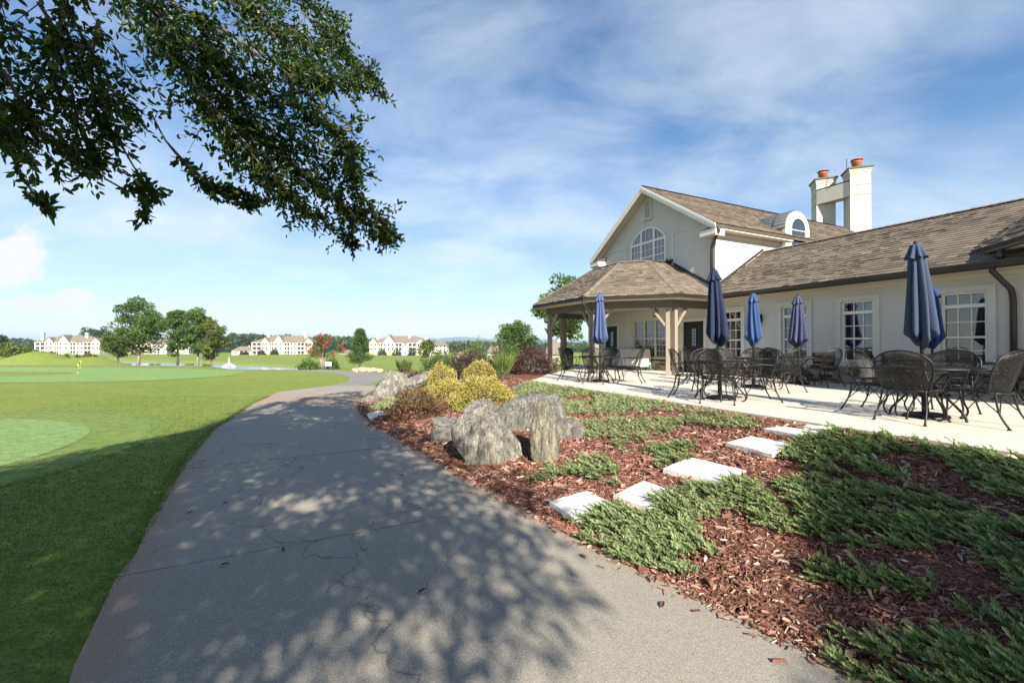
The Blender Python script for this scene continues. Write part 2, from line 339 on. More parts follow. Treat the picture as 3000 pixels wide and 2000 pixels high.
    M['laurel'] = leafmat('laurel_leaf', [(0, (.022, .050, .012)), (.5, (.070, .120, .028)), (1, (.20, .225, .065))], .25)
    M['purple'] = leafmat('purple_leaf', [(0, (.020, .010, .013)), (.55, (.070, .030, .036)), (.85, (.135, .066, .070)), (1, (.13, .11, .06))], .22)
    M['bronze'] = leafmat('bronze_leaf', [(0, (.045, .022, .020)), (.4, (.120, .055, .038)), (.7, (.170, .125, .045)), (1, (.24, .21, .07))], .25)
    M['gold'] = leafmat('golden_leaf', [(0, (.065, .075, .014)), (.35, (.25, .245, .040)), (.66, (.41, .36, .075)), (.84, (.60, .54, .28)), (.93, (.46, .27, .07)), (1, (.42, .16, .045))], .22)
    M['spike'] = leafmat('spiky_leaf', [(0, (.06, .11, .02)), (.5, (.15, .215, .045)), (1, (.28, .32, .10))], .3)
    M['pink'] = leafmat('pink_blossom', [(0, (.36, .045, .07)), (1, (.62, .12, .15))], .3, .7, 1.)
    M['wood_leaf'] = leafmat('far_wood_leaf', [(0, (.020, .040, .012)), (.6, (.045, .075, .020)), (1, (.085, .105, .03))], .2)
    M['bark'] = plain('bark', (.13, .105, .085), .95, .1, .35, 9., bump=.8, bscale=22)
    M['pale_bark'] = plain('pale_bark', (.33, .285, .235), .95, .1, .35, 7.)
    M['hill'] = plain('mountain_forest', (.028, .044, .042), .95, .1, .3, .002)
    # fabric
    for n, c in (('fabric_navy', (.022, .032, .068)), ('fabric_blue', (.044, .082, .195)), ('fabric_faded', (.074, .100, .205)), ('fabric_slate', (.050, .070, .118)), ('fabric_royal', (.021, .050, .165)), ('fabric_lilac', (.058, .067, .122))):
        m = Mat(n, .85, .2); k = m.noise(2.5, 4, stretch=(3, 3, .6)); m.col(m.mix(k, tuple(x * .72 for x in c), tuple(x * 1.2 for x in c))); m.bump(m.noise(9, 4, stretch=(2, 2, .5)), .25, .01); M[n] = m.m
    M['cover'] = plain('pale_cover_cloth', (.60, .58, .53), .8, .2, .08, 4., bump=.3, bscale=8)
    M['cover_dark'] = plain('dark_cover_hem', (.035, .03, .026), .8, .2)
    # expanded metal mesh: open diamond holes
    m = Mat('expanded_mesh', .5, .3); m.col((.010, .009, .009))
    hole = m.mth('GREATER_THAN', m.vor(150), .50)
    tr = m.N('ShaderNodeBsdfTransparent'); mx = m.N('ShaderNodeMixShader'); m.K(hole, mx.inputs[0]); m.K(tr.outputs[0], mx.inputs[1]); m.K(m.b.outputs[0], mx.inputs[2]); m.K(mx.outputs[0], m.out.inputs[0]); M['mesh'] = m.m
    M['terracotta'] = plain('terracotta', (.42, .17, .085), .8, .2, .2, 5.)
    M['cap_stone'] = plain('cap_stone', (.14, .135, .11), .9, .2, .25, 5.)
    m = Mat('lake_water', .06, .5); m.col((.16, .22, .33)); m.bump(m.noise(.9, 4, stretch=(.4, 1.5, 1)), .35, .08); m.b.inputs['Roughness'].default_value = .12; M['water'] = m.m
    m = Mat('fountain_spray', .6, .3); m.col((.85, .88, .92)); tr = m.N('ShaderNodeBsdfTransparent'); mx = m.N('ShaderNodeMixShader'); m.K(m.ramp(m.noise(3.5, 6, .7), [(.35, (0, 0, 0)), (.6, (1, 1, 1))]), mx.inputs[0]); m.K(tr.outputs[0], mx.inputs[1]); m.K(m.b.outputs[0], mx.inputs[2]); m.K(mx.outputs[0], m.out.inputs[0]); M['spray'] = m.m
    M['apt_wall'] = plain('apartment_white', (.74, .72, .66), .85, .2, .05, .3)
    M['apt_cream'] = plain('apartment_cream', (.70, .64, .50), .85, .2, .05, .3)
    M['apt_stone'] = plain('apartment_stone', (.46, .37, .25), .9, .2, .3, 2.)
    M['apt_roof'] = plain('apartment_roof', (.20, .165, .13), .9, .15, .15, .5)
    M['apt_dark'] = plain('apartment_shadow_glass', (.03, .032, .035), .2, .5, .2)
    M['sign'] = plain('white_board', (.80, .80, .78), .5, .4, .03)
    M['yellow'] = plain('yellow_pin', (.62, .50, .10), .6, .3)
    M['lamp_glass'] = plain('lamp_glass', (.30, .27, .22), .25, .5)
    M['bin'] = plain('black_bin', (.012, .012, .012), .45, .4)
make_mats()

# ------------------------------------------------------------------ the setting: ground, lake, path, road, beds
def ground_sheet():
    ys = np.concatenate([np.arange(-14, 40, .6), np.arange(40, 130, 1.5), np.arange(130, 330, 4), np.geomspace(330, 10500, 45)])
    ts = np.linspace(-1, 1, 321)
    Y, T = np.meshgrid(ys, ts, indexing='ij'); X = T * (16 + 2.6 * (Y + 14))
    Z = lawn_z(X, Y); n, k = Y.shape
    V = np.stack([X, Y, Z], -1).reshape(-1, 3); i = np.arange(n * k).reshape(n, k)
    F = np.stack([i[:-1, :-1], i[:-1, 1:], i[1:, 1:], i[1:, :-1]], -1).reshape(-1, 4)
    tag(obj('lawn', np_mesh('lawn', V, [F], M['lawn'], smooth=True)), 'mown golf course lawn of green and straw coloured turf', kind='structure')
ground_sheet()
def sheet(name, poly, m, dz, step=1.0, label=None):
    """a thin sheet over the lawn, following its height"""
    bm = bmesh.new(); vs = [bm.verts.new((x, y, 0)) for x, y in poly]; f = bm.faces.new(vs)
    xs = [p[0] for p in poly]; yy = [p[1] for p in poly]
    for a0, a1, nrm in ((min(xs), max(xs), (1, 0, 0)), (min(yy), max(yy), (0, 1, 0))):
        t = a0 + step
        while t < a1:
            co = (t, 0, 0) if nrm[0] else (0, t, 0)
            bmesh.ops.bisect_plane(bm, geom=bm.verts[:] + bm.edges[:] + bm.faces[:], plane_co=co, plane_no=nrm); t += step
    for v in bm.verts: v.co.z = lz(v.co.x, v.co.y) + dz
    me = bpy.data.meshes.new(name); bm.normal_update(); bm.to_mesh(me); bm.free(); me.materials.append(m)
    o = obj(name, me); return tag(o, label, kind='structure')
MAIN_GREEN = smooth_pts([(-62, 31), (-45, 32), (-34, 31.4), (-24, 29.6), (-17.2, 26.8), (-15.2, 24), (-14.9, 21.8), (-16.5, 19.2), (-20.5, 18.4), (-24.6, 18.5), (-27.6, 20.4), (-24.5, 23.2), (-26, 25), (-31, 25.2), (-45, 24), (-62, 24)], 5)
sheet('putting_green', MAIN_GREEN, M['green'], .012, 1.5, 'large pale putting green with two yellow pins')
def circ(cx, cy, r, n=48, sq=1.): return [(cx + r * math.cos(2 * math.pi * i / n), cy + r * sq * math.sin(2 * math.pi * i / n)) for i in range(n)]
sheet('collar', circ(-10.9, 5.4, 5.2), M['collar'], .006, 1.5, 'darker turf collar round the small near green')
sheet('small_green', circ(-10.75, 5.2, 4.05), M['green'], .012, 1.5, 'small round pale green cut off by the picture edge')
ROAD_N = [(-42, 33), (-28, 32.4), (-21, 30.6), (-17.3, 28.5), (-14.2, 27.2), (-11.4, 25.5), (-9.0, 22.9), (-7.75, 20.6), (-7.2, 18.6), (-7.15, 16.95)]
ROAD_F = [(-42, 36), (-28, 35.2), (-20, 33), (-14.8, 29.8), (-12.4, 27.9), (-9.7, 25.6), (-7.0, 24.4), (-3, 23.8), (4, 23.6), (4, 20.4), (-1, 20.0), (-3.6, 18.9), (-4.7, 17.6), (-5.0, 16.95)]
def road():
    a = smooth_pts(ROAD_N, 4); b = smooth_pts(ROAD_F[:9], 4) + smooth_pts(ROAD_F[9:], 4)
    sheet('road', [(x, y) for x, y in a] + [(x, y) for x, y in b[::-1]], M['road'], .008, 2., 'grey asphalt drive curving behind the lawn')
road()
LAKE_Z = -5.95
def lake():
    pts = [(-250, 118), (-30, 118), (-40, 132), (-60, 158), (-110, 208), (-330, 230)]
    o = MB().poly([(x, y, LAKE_Z) for x, y in pts]).build('lake', M['water']); tag(o, 'calm blue pond beyond the row of trees', kind='structure')
lake()
# --- cart path of concrete slabs
PATH_L = [(-1.0, -10), (-1.05, -4), (-1.42, .55), (-2.70, 2.97), (-4.25, 5.51), (-5.57, 7.97), (-7.05, 11.7), (-7.95, 14.6), (-7.15, 16.95)]
PATH_R = [(3.2, -10), (3.05, -4), (2.42, 1.05), (.02, 4.33), (-1.62, 6.88), (-3.05, 9.13), (-4.28, 12.0), (-4.78, 14.3), (-5.0, 16.95)]
def path():
    Lp = np.array(smooth_pts(PATH_L[:-1], 8) + [PATH_L[-1]]); Rp = np.array(smooth_pts(PATH_R[:-1], 8) + [PATH_R[-1]])
    # the flare of the last slab on the lawn side
    root = empty('cart_path', (0, 0, 0)); tag(root, 'worn concrete cart path of jointed slabs, dappled with leaf shade', kind='structure')
    marks = [0, 8, 16, 24, 32, 40, 48, 56, len(Lp) - 1]
    for a, b in zip(marks[:-1], marks[1:]):
        rows = []
        for i in range(a, b + 1):
            l, r = Lp[i], Rp[i]; w = np.linalg.norm(r - l)
            if i == a or i == b:
                nx = Lp[min(i + 1, len(Lp) - 1)] - Lp[max(i - 1, 0)]; nx /= np.linalg.norm(nx); sh = .008 * nx * (1 if i == a else -1); l = l + sh; r = r + sh
            row = []
            for k in range(15):
                t = k / 14; p = l + (r - l) * t; j = 0.
                if k in (0, 14): j = .014 * math.sin(i * 2.3 + k) + .008 * math.sin(i * 5.1)
                p = p + (r - l) / w * j; row.append((p[0], p[1]))
            rows.append(row)
        n = len(rows); V = []; tint = []
        for z in (.014, -.09):
            for r_ in rows:
                for k, p in enumerate(r_):
                    V.append((p[0], p[1], z + .003 * math.sin(a))); e = min(k, 14 - k) / 14 * 3.2; d = max(0, 1 - e / .42) * (1. if k < 7 else .75)
                    tint.append(d * .8 + (.55 if 11.5 < p[1] < 14.2 else 0))
        F = []
        for i in range(n - 1):
            for k in range(14):
                F.append((i * 15 + k, i * 15 + k + 1, (i + 1) * 15 + k + 1, (i + 1) * 15 + k))
        S = []; o_ = n * 15
        ring = [k for k in range(15)] + [i * 15 + 14 for i in range(1, n)] + [(n - 1) * 15 + k for k in range(13, -1, -1)] + [i * 15 for i in range(n - 2, 0, -1)]
        for q, w_ in zip(ring, ring[1:] + ring[:1]): S.append((q, q + o_, w_ + o_, w_))
        obj('slab', np_mesh('slab', V, [F, S], M['path'], tint), root)
        l, r = Lp[b], Rp[b]; t_ = Lp[b] - Lp[b - 1]; t_ = t_ / np.linalg.norm(t_) * .03
        if b < len(Lp) - 1: MB().poly([(l[0] - t_[0], l[1] - t_[1], .004), (r[0] - t_[0], r[1] - t_[1], .004), (r[0] + t_[0], r[1] + t_[1], .004), (l[0] + t_[0], l[1] + t_[1], .004)]).build('joint', M['flash'], root)
path()
# --- mulch bed between path and terrace
def bed():
    us = np.arange(-11, 21.2, .14); ks = np.linspace(0, 1, 64)
    U, T = np.meshgrid(us, ks, indexing='ij'); ve = np.interp(U, VE_U, VE_V)
    top = np.where(U < 10.2, 6.05, 6.05 + (U - 10.2) * 1.0); top = np.minimum(top, 14)
    V_ = ve - .03 + (top - ve + .03) * T
    Z = bed_z(U, V_) + .014 * np.sin(U * 5.3 + V_ * 2.1) * np.sin(V_ * 6.1 - U) * np.clip((V_ - ve) * 4, 0, 1)
    Z = Z - .02 * sstep(5.6, 5.85, V_) * (U < 11)
    X, Y = -SA * U + CA * V_, CA * U + SA * V_
    n, k = U.shape; i = np.arange(n * k).reshape(n, k)
    F = np.stack([i[:-1, :-1], i[1:, :-1], i[1:, 1:], i[:-1, 1:]], -1).reshape(-1, 4)
    o = obj('mulch_bed', np_mesh('mulch_bed', np.stack([X, Y, Z], -1).reshape(-1, 3), [F[:, ::-1]], M['mulch'], smooth=True)); tag(o, 'sloping planting bed covered in reddish bark mulch', kind='structure')
bed()
# --- terrace slabs
def inset_cut(poly, lines):
    """cut a (u,v) polygon by lines (point, normal); returns convex-ish pieces"""
    def clip(p, c, n, sgn):
        out = []
        for i in range(len(p)):
            a, b = p[i], p[(i + 1) % len(p)]
            da = ((a[0] - c[0]) * n[0] + (a[1] - c[1]) * n[1]) * sgn - .004; db = ((b[0] - c[0]) * n[0] + (b[1] - c[1]) * n[1]) * sgn - .004
            if da >= 0: out.append(a)
            if (da >= 0) != (db >= 0): t = da / (da - db); out.append((a[0] + (b[0] - a[0]) * t, a[1] + (b[1] - a[1]) * t))
        return out
    ps = [poly]
    for c, n in lines: ps = [q for p in ps for q in (clip(p, c, n, 1), clip(p, c, n, -1)) if len(q) >= 3]
    return ps
def terrace():
    root = empty('terrace', W(5, 9, TZ)); tag(root, 'pale concrete patio terrace in front of the clubhouse', kind='structure')
    poly = [(-6, 12.85), (-6, 6.1), (0.5, 5.98), (10.3, 5.74), (10.75, 5.76), (11.0, 5.9), (11.2, 6.12), (14.4, 8.75), (18.6, 8.75), (18.6, 12.85)]
    base = W(5, 9, TZ)
    for p in inset_cut(poly, [((2.05, 0), (1, .02)), ((5.2, 0), (1, .02)), ((8.35, 0), (1, .02)), ((11.5, 0), (1, .02)), ((15, 0), (1, 0)), ((-2, 0), (1, 0)), ((0, 9.25), (0, 1))]):
        w = [Vector(W(u, v, TZ)) - Vector(base) for u, v in p]
        MB().hexa([(q.x, q.y, -.2) for q in w], [(q.x, q.y, 0) for q in w]).build('slab', M['terrace'], root)
terrace()
def mountains():
    for nm, dist, ctrl, lab in (('far_mountains', 8600, [(300, 1004), (1150, 1004), (1235, 998), (1290, 991), (1345, 985.5), (1400, 989), (1450, 996), (1530, 1001), (1570, 996), (1610, 992), (1700, 997), (2400, 1002)], 'distant pale blue mountain ridge on the horizon'),
                                ('near_mountains', 4300, [(300, 1006), (1180, 1005), (1270, 1003), (1330, 998.5), (1395, 996), (1445, 1000), (1500, 1005), (1560, 1004), (1620, 1000), (1700, 1004), (2400, 1006)], 'low blue ridge in front of the distant mountains')):
        xs = np.arange(-200, 3000, 5.); top = np.interp(xs, [c[0] for c in ctrl], [c[1] for c in ctrl]); top = np.convolve(np.pad(top, 4, 'edge'), np.ones(9) / 9, 'valid')
        top = top + .35 * np.sin(xs * .11) + .25 * np.sin(xs * .29 + 1)
        X = (xs - 1500) / 1260 * dist; Z = 1.6 + (1011 - top) / 1260 * dist
        rows = [(dist - 1500, np.full_like(Z, -14)), (dist - 600, Z * .45 + 1), (dist, Z), (dist + 900, Z * .3), (dist + 1600, np.full_like(Z, -14))]
        V = np.concatenate([np.stack([X * (y / dist), np.full_like(X, y) + 60 * np.sin(xs * .05 + r), z + (0 if r in (0, 4) else .02 * dist / 100 * np.sin(xs * .2 + r * 2))], -1) for r, (y, z) in enumerate(rows)])
        n = len(xs); i = np.arange(len(rows) * n).reshape(len(rows), n)
        F = np.stack([i[:-1, :-1], i[:-1, 1:], i[1:, 1:], i[1:, :-1]], -1).reshape(-1, 4)
        tag(obj(nm, np_mesh(nm, V, [F], M['hill'], smooth=True)), lab, kind='structure')
mountains()

# ------------------------------------------------------------------ clubhouse
BU, BV = 13.3, 12.6
def L(u, v, z): return (BU - u, v - BV, z)
WV = 12.6
club = empty('clubhouse', W(BU, BV, TZ), R(-64.5), 'beige stucco clubhouse with brown shingle roofs and a tall front gable', 'building')
def B(): return MB(L)
EAVE_V, EAVE_Z, PITCH = 12.08, 2.66, .58
RIDGE_V = 15.1; RIDGE_Z = EAVE_Z + PITCH * (RIDGE_V - EAVE_V)
TAB_ME = []
def tab_verts(a0, a1, b, h, t0, t1, P):
    """one shingle tab on a roof plane; P(a,b,n) -> point"""
    return [P(a0, b, t0), P(a1, b, t0), P(a1, b + h, t1), P(a0, b + h, t1), P(a0, b, -.004), P(a1, b, -.004)]
TABF4 = [(0, 1, 2, 3), (4, 5, 1, 0)]; TABF3 = [(4, 0, 3), (1, 5, 2)]
def shingles(name, parent, P, amin, amax, blen, course=.145, near=None, count=300, seed=1):
    """courses of uneven tabs. near: key function; the `count` smallest keys become objects of their own"""
    rg = random.Random(seed); tabs = []
    nb = int(blen / course)
    for k in range(nb + 1):
        b = k * course; a0, a1 = amin(b), amax(b)
        if a1 - a0 < .05: continue
        a = a0 - rg.random() * .25
        while a < a1:
            w = rg.choice((.14, .17, .2, .25, .31)); x0, x1 = max(a, a0), min(a + w - .006, a1)
            if x1 - x0 > .02: tabs.append((x0, x1, b, min(course * 1.25, blen - b + .03), rg.choice((.014, .020, .030)), min(1, max(0, rg.gauss(.5, .17) + .12 * math.sin(b * 3 + a * .7)))))
            a += w
    own = set()
    if near:
        order = sorted(range(len(tabs)), key=lambda i: near(tabs[i])); own = set(order[:count])
        if not TAB_ME:
            for q in range(7):
                vs = [(0, 0, .018), (1, 0, .018), (1, 1, .002), (0, 1, .002), (0, 0, -.004), (1, 0, -.004)]
                TAB_ME.append(np_mesh('shingle', vs, [TABF4, TABF3], M['shingle'], [q / 6] * 6))
    V = []; T = []
    o0 = Vector(P(0, 0, 0)); ea = (Vector(P(1, 0, 0)) - o0); eb = (Vector(P(0, 1, 0)) - o0); en = (Vector(P(0, 0, 1)) - o0)
    for i, (x0, x1, b, h, t, ti) in enumerate(tabs):
        if i in own:
            o = obj('shingle', TAB_ME[int(ti * 6.99)], parent); p = Vector(P(x0, b, 0))
            m = Matrix.Identity(4); s = (x1 - x0, h, 1.)
            for r in range(3): m[r][0] = ea[r] * s[0]; m[r][1] = eb[r] * s[1]; m[r][2] = en[r]; m[r][3] = p[r]
            o.matrix_local = m
        else: V += tab_verts(x0, x1, b, h, t, .002, P); T += [ti] * 6
    n = len(V) // 6; base = (np.arange(n) * 6)[:, None]
    F4 = (base[:, :, None] + np.array(TABF4)[None]).reshape(-1, 4); F3 = (base[:, :, None] + np.array(TABF3)[None]).reshape(-1, 3)
    o = obj(name, np_mesh(name, V, [F4, F3], M['shingle'], T), parent); o['kind'] = 'stuff'
def plane_fn(o, e, s):
    o = Vector(o); e = Vector(e).normalized(); s = Vector(s).normalized(); n = e.cross(s)
    if n.z < 0: n = -n
    return lambda a, b, t: tuple(o + e * a + s * b + n * t)
def ridge_caps(name, parent, p, q, w=.15, up=.03, step=.16, seed=3):
    """overlapping cap shingles along a hip or ridge from p to q"""
    rg = random.Random(seed); p, q = Vector(p), Vector(q); d = (q - p); n = max(1, int(d.length / step)); d.normalize()
    side = d.cross(Vector((0, 0, 1))).normalized(); V = []; T = []
    for i in range(n):
        a = p + d * (i * step); b = p + d * (i * step + step * 1.15); dn = Vector((0, 0, -1)) * (w * .42)
        V += [a + Vector((0, 0, up + .012)), a + side * w + dn + Vector((0, 0, up + .012)), b + side * w + dn + Vector((0, 0, up)), b + Vector((0, 0, up)), a - side * w + dn + Vector((0, 0, up + .012)), b - side * w + dn + Vector((0, 0, up))]
        T += [min(1, max(0, rg.gauss(.66, .16)))] * 6
    base = (np.arange(n) * 6)[:, None, None]; F = (base + np.array([(0, 1, 2, 3), (0, 3, 5, 4)])[None]).reshape(-1, 4)
    o = obj(name, np_mesh(name, [tuple(v) for v in V], [F], M['shingle'], T), parent); return o
def gutter(name, p, q, parent, h=.12, d=.12):
    """K-style gutter between two (u,v,z) eave points (z = bottom)"""
    p, q = Vector(L(*p)), Vector(L(*q)); e = (q - p).normalized(); o = Vector((e.y, -e.x, 0))
    prof = [(0, 0), (d * .62, 0), (d * .70, h * .35), (d, h * .8), (d, h), (0, h)]
    # outward is the side away from the building: choose by sign of o against -v for front eaves, given by order of points
    b = [p + o * x + Vector((0, 0, z)) for x, z in prof]; t = [q + o * x + Vector((0, 0, z)) for x, z in prof]
    return MB().hexa([tuple(x) for x in b], [tuple(x) for x in t]).build(name, M['gutter'], parent)
# windows of the wing: (u_left, u_right)
WINS = [(10.02, 9.30), (8.00, 7.28), (6.44, 5.72), (4.48, 3.76)]
WZ0, WZ1 = .57, 2.13
DOOR = (11.66, 10.74); DOORZ = 1.86
TRIP = (14.36, 12.52); DOORL = (16.25, 15.4)
def walls():
    holes = [(b, a, WZ0, WZ1) for a, b in WINS] + [(DOOR[1], DOOR[0], 0, DOORZ), (TRIP[1], TRIP[0], .49, 2.04), (DOORL[1], DOORL[0], 0, DOORZ)]
    us = sorted({-6., 16.55} | {h[0] for h in holes} | {h[1] for h in holes}); zs = sorted({0., 2.9} | {h[2] for h in holes} | {h[3] for h in holes})
    m = B()
    inh = lambda u, z: any(h[0] < u < h[1] and h[2] < z < h[3] for h in holes)
    for a, b in zip(us, us[1:]):
        for c, d in zip(zs, zs[1:]):
            if not inh((a + b) / 2, (c + d) / 2): m.poly([(a, WV, c), (b, WV, c), (b, WV, d), (a, WV, d)])
    for a, b, c, d in holes:
        y = WV + .14
        m.poly([(a, WV, c), (a, WV, d), (a, y, d), (a, y, c)]); m.poly([(b, WV, c), (b, y, c), (b, y, d), (b, WV, d)])
        m.poly([(a, WV, d), (b, WV, d), (b, y, d), (a, y, d)])
        if c > 0: m.poly([(a, WV, c), (b, WV, c), (b, y, c), (a, y, c)])
        m.poly([(a, y, c), (b, y, c), (b, y, d), (a, y, d)])
    o = obj('front_wall', m.mesh('front_wall', M['stucco'], recalc=False), club)
    # gable block: front gable wall, side wall facing the sun, far side wall, back parts
    m = B(); ul, ur, uc = 16.55, 10.26, 13.35
    gz = lambda u: 7.32 - .676 * abs(u - uc)
    m.poly([(ul, WV - .004, 2.88), (ul, WV - .004, gz(ul)), (uc, WV - .004, 7.32), (ur, WV - .004, gz(ur)), (ur, WV - .004, 2.88)])
    m.build('gable_wall', M['stucco'], club)
    B().box(ur, ur + .2, WV + .002, 27, 0, 5.06).build('side_wall', M['stucco'], club)
    B().box(ul - .2, ul, WV + .002, 27, 0, 5.06).build('side_wall', M['stucco'], club)
    B().box(-6, -5.8, WV, 18.1, 0, 2.7).build('end_wall', M['stucco'], club)
    B().box(-5.8, 10.24, 18.0, 18.2, 0, 2.7).build('back_wall', M['stucco'], club)
    # raised stucco bands of the gable
    B().box(10.9, 12.2, WV - .03, WV, 5.24, 5.30).build('stucco_band', M['stucco_trim'], club)
    B().box(14.75, 16.05, WV - .03, WV, 5.22, 5.34).build('stucco_band', M['stucco_trim'], club)
    B().box(14.75, 14.87, WV - .03, WV, 3.4, 5.215).build('stucco_band', M['stucco_trim'], club)
    B().box(12.08, 12.2, WV - .03, WV, 3.4, 5.235).build('stucco_band', M['stucco_trim'], club)
    B().box(ur - .012, ur, WV + .02, 17, 4.72, 4.80).build('stucco_band', M['stucco_trim'], club)
walls()
def pane(parent, u0, u1, v, z0, z1):
    B().box(u0, u1, v, v + .012, z0, z1).build('pane', M['glass'], parent)
def window(uL, uR, z0=WZ0, z1=WZ1):
    """three-light double-hung window under a transom; uL is the side further left"""
    u0, u1 = min(uL, uR), max(uL, uR); v = WV + .045; w = .05
    m = B(); m.box(u0, u0 + w, v, v + .09, z0, z1); m.box(u1 - w, u1, v, v + .09, z0, z1)
    m.box(u0 + w, u1 - w, v, v + .09, z0, z0 + .055); m.box(u0 + w, u1 - w, v, v + .09, z1 - .045, z1)
    zt0, zt1, zm = z0 + 1.225, z0 + 1.305, z0 + .60
    m.box(u0 + w, u1 - w, v, v + .09, zt0, zt1); m.box(u0 + w, u1 - w, v + .012, v + .09, zm - .022, zm + .022)
    fr = m.build('window', M['white_trim'], club); a0, a1 = u0 + w, u1 - w; dw = (a1 - a0) / 3
    bars = B()
    for (c, d, rows) in ((z0 + .055, zm - .022, 2), (zm + .022, zt0, 2), (zt1, z1 - .045, 1)):
        dh = (d - c) / rows
        for i in range(3):
            for k in range(rows): pane(fr, a0 + i * dw + .008, a0 + (i + 1) * dw - .008, v + .05, c + k * dh + .008, c + (k + 1) * dh - .008)
        for i in (1, 2): bars.box(a0 + i * dw - .009, a0 + i * dw + .009, v + .03, v + .075, c, d)
        if rows == 2: bars.box(a0, a1, v + .032, v + .073, c + dh - .009, c + dh + .009)
    bars.build('glazing_bar', M['white_trim'], fr)
    t = B(); e = .13
    t.box(u0 - e, u0, WV - .03, WV, z0, z1 + .12); t.box(u1, u1 + e, WV - .03, WV, z0, z1 + .12); t.box(u0, u1, WV - .03, WV, z1, z1 + .12)
    t.build('surround', M['stucco_trim'], fr)
for a, b in WINS: window(a, b)
def triple_window():
    u1, u0 = TRIP; v = WV + .04; z0, z1 = .49, 2.04; m = B(); w = .07; n = 3; dw = (u1 - u0) / n
    for i in range(n + 1): x = u0 + i * dw; m.box(max(u0, x - w / 2), min(u1, x + w / 2), v, v + .09, z0, z1)
    for i in range(n):
        x0, x1 = u0 + i * dw + w / 2, u0 + (i + 1) * dw - w / 2
        m.box(x0, x1, v, v + .09, z0, z0 + .05); m.box(x0, x1, v, v + .09, z1 - .05, z1); m.box(x0, x1, v + .01, v + .09, 1.24, 1.29)
    fr = m.build('window', M['cream_trim'], club); bars = B()
    for i in range(n):
        x0 = u0 + i * dw + w / 2 * (1 if i else 2); x1 = u0 + (i + 1) * dw - w / 2 * (1 if i < n - 1 else 2)
        for c, d, rows in ((z0 + .05, 1.24, 3), (1.29, z1 - .05, 3)):
            pane(fr, x0, x1, v + .05, c, d)
            for k in (1, 2): bars.box(x0 + (x1 - x0) * k / 3 - .006, x0 + (x1 - x0) * k / 3 + .006, v + .042, v + .049, c, d)
            for k in range(1, rows): bars.box(x0, x1, v + .040, v + .0485, c + (d - c) * k / rows - .006, c + (d - c) * k / rows + .006)
    bars.build('glazing_bar', M['cream_trim'], fr)
triple_window()
def doors():
    for (a, b), lab in ((DOOR, 'dark entrance door with narrow leaded light'), (DOORL, 'dark door deep under the pavilion')):
        u0, u1 = min(a, b), max(a, b); v = WV + .04
        d = B().box(u0 + .05, u1 - .05, v, v + .05, .02, DOORZ - .05).build('door', M['door'], club); d['label'] = lab
        f = B(); f.box(u0, u0 + .05, v - .01, v + .09, 0, DOORZ); f.box(u1 - .05, u1, v - .01, v + .09, 0, DOORZ); f.box(u0 + .05, u1 - .05, v - .01, v + .09, DOORZ - .05, DOORZ); f.build('frame', M['door'], d)
        uc = (u0 + u1) / 2
        B().box(uc - .10, uc + .10, v - .012, v - .002, .95, 1.62).build('pane', M['glass'], d)
        g = B()
        for k in range(6): z = .97 + k * .126; g.box(uc - .105, uc + .105, v - .02, v - .0125, z - .008, z + .008)
        for k in (-1, 0, 1): g.box(uc + k * .1 - .006, uc + k * .1 + .006, v - .023, v - .0205, .95, 1.62)
        g.build('leading', M['black_iron'], d)
        B().box(u1 - .13, u1 - .10, v - .06, v - .001, .88, .98).build('handle', M['lead'], d)
        t = B(); e = .12; t.box(u0 - e, u0, WV - .03, WV, 0, DOORZ + .12); t.box(u1, u1 + e, WV - .03, WV, 0, DOORZ + .12); t.box(u0, u1, WV - .03, WV, DOORZ, DOORZ + .12); t.build('surround', M['stucco_trim'], d)
doors()
def arch_pts(uc, hw, zs, rise, n=24):
    """segmental arch, spring at zs, given rise"""
    r = (hw * hw + rise * rise) / (2 * rise); a = math.asin(min(1, hw / r))
    return [(uc + r * math.sin(-a + 2 * a * i / n), zs + rise - r + r * math.cos(-a + 2 * a * i / n)) for i in range(n + 1)]
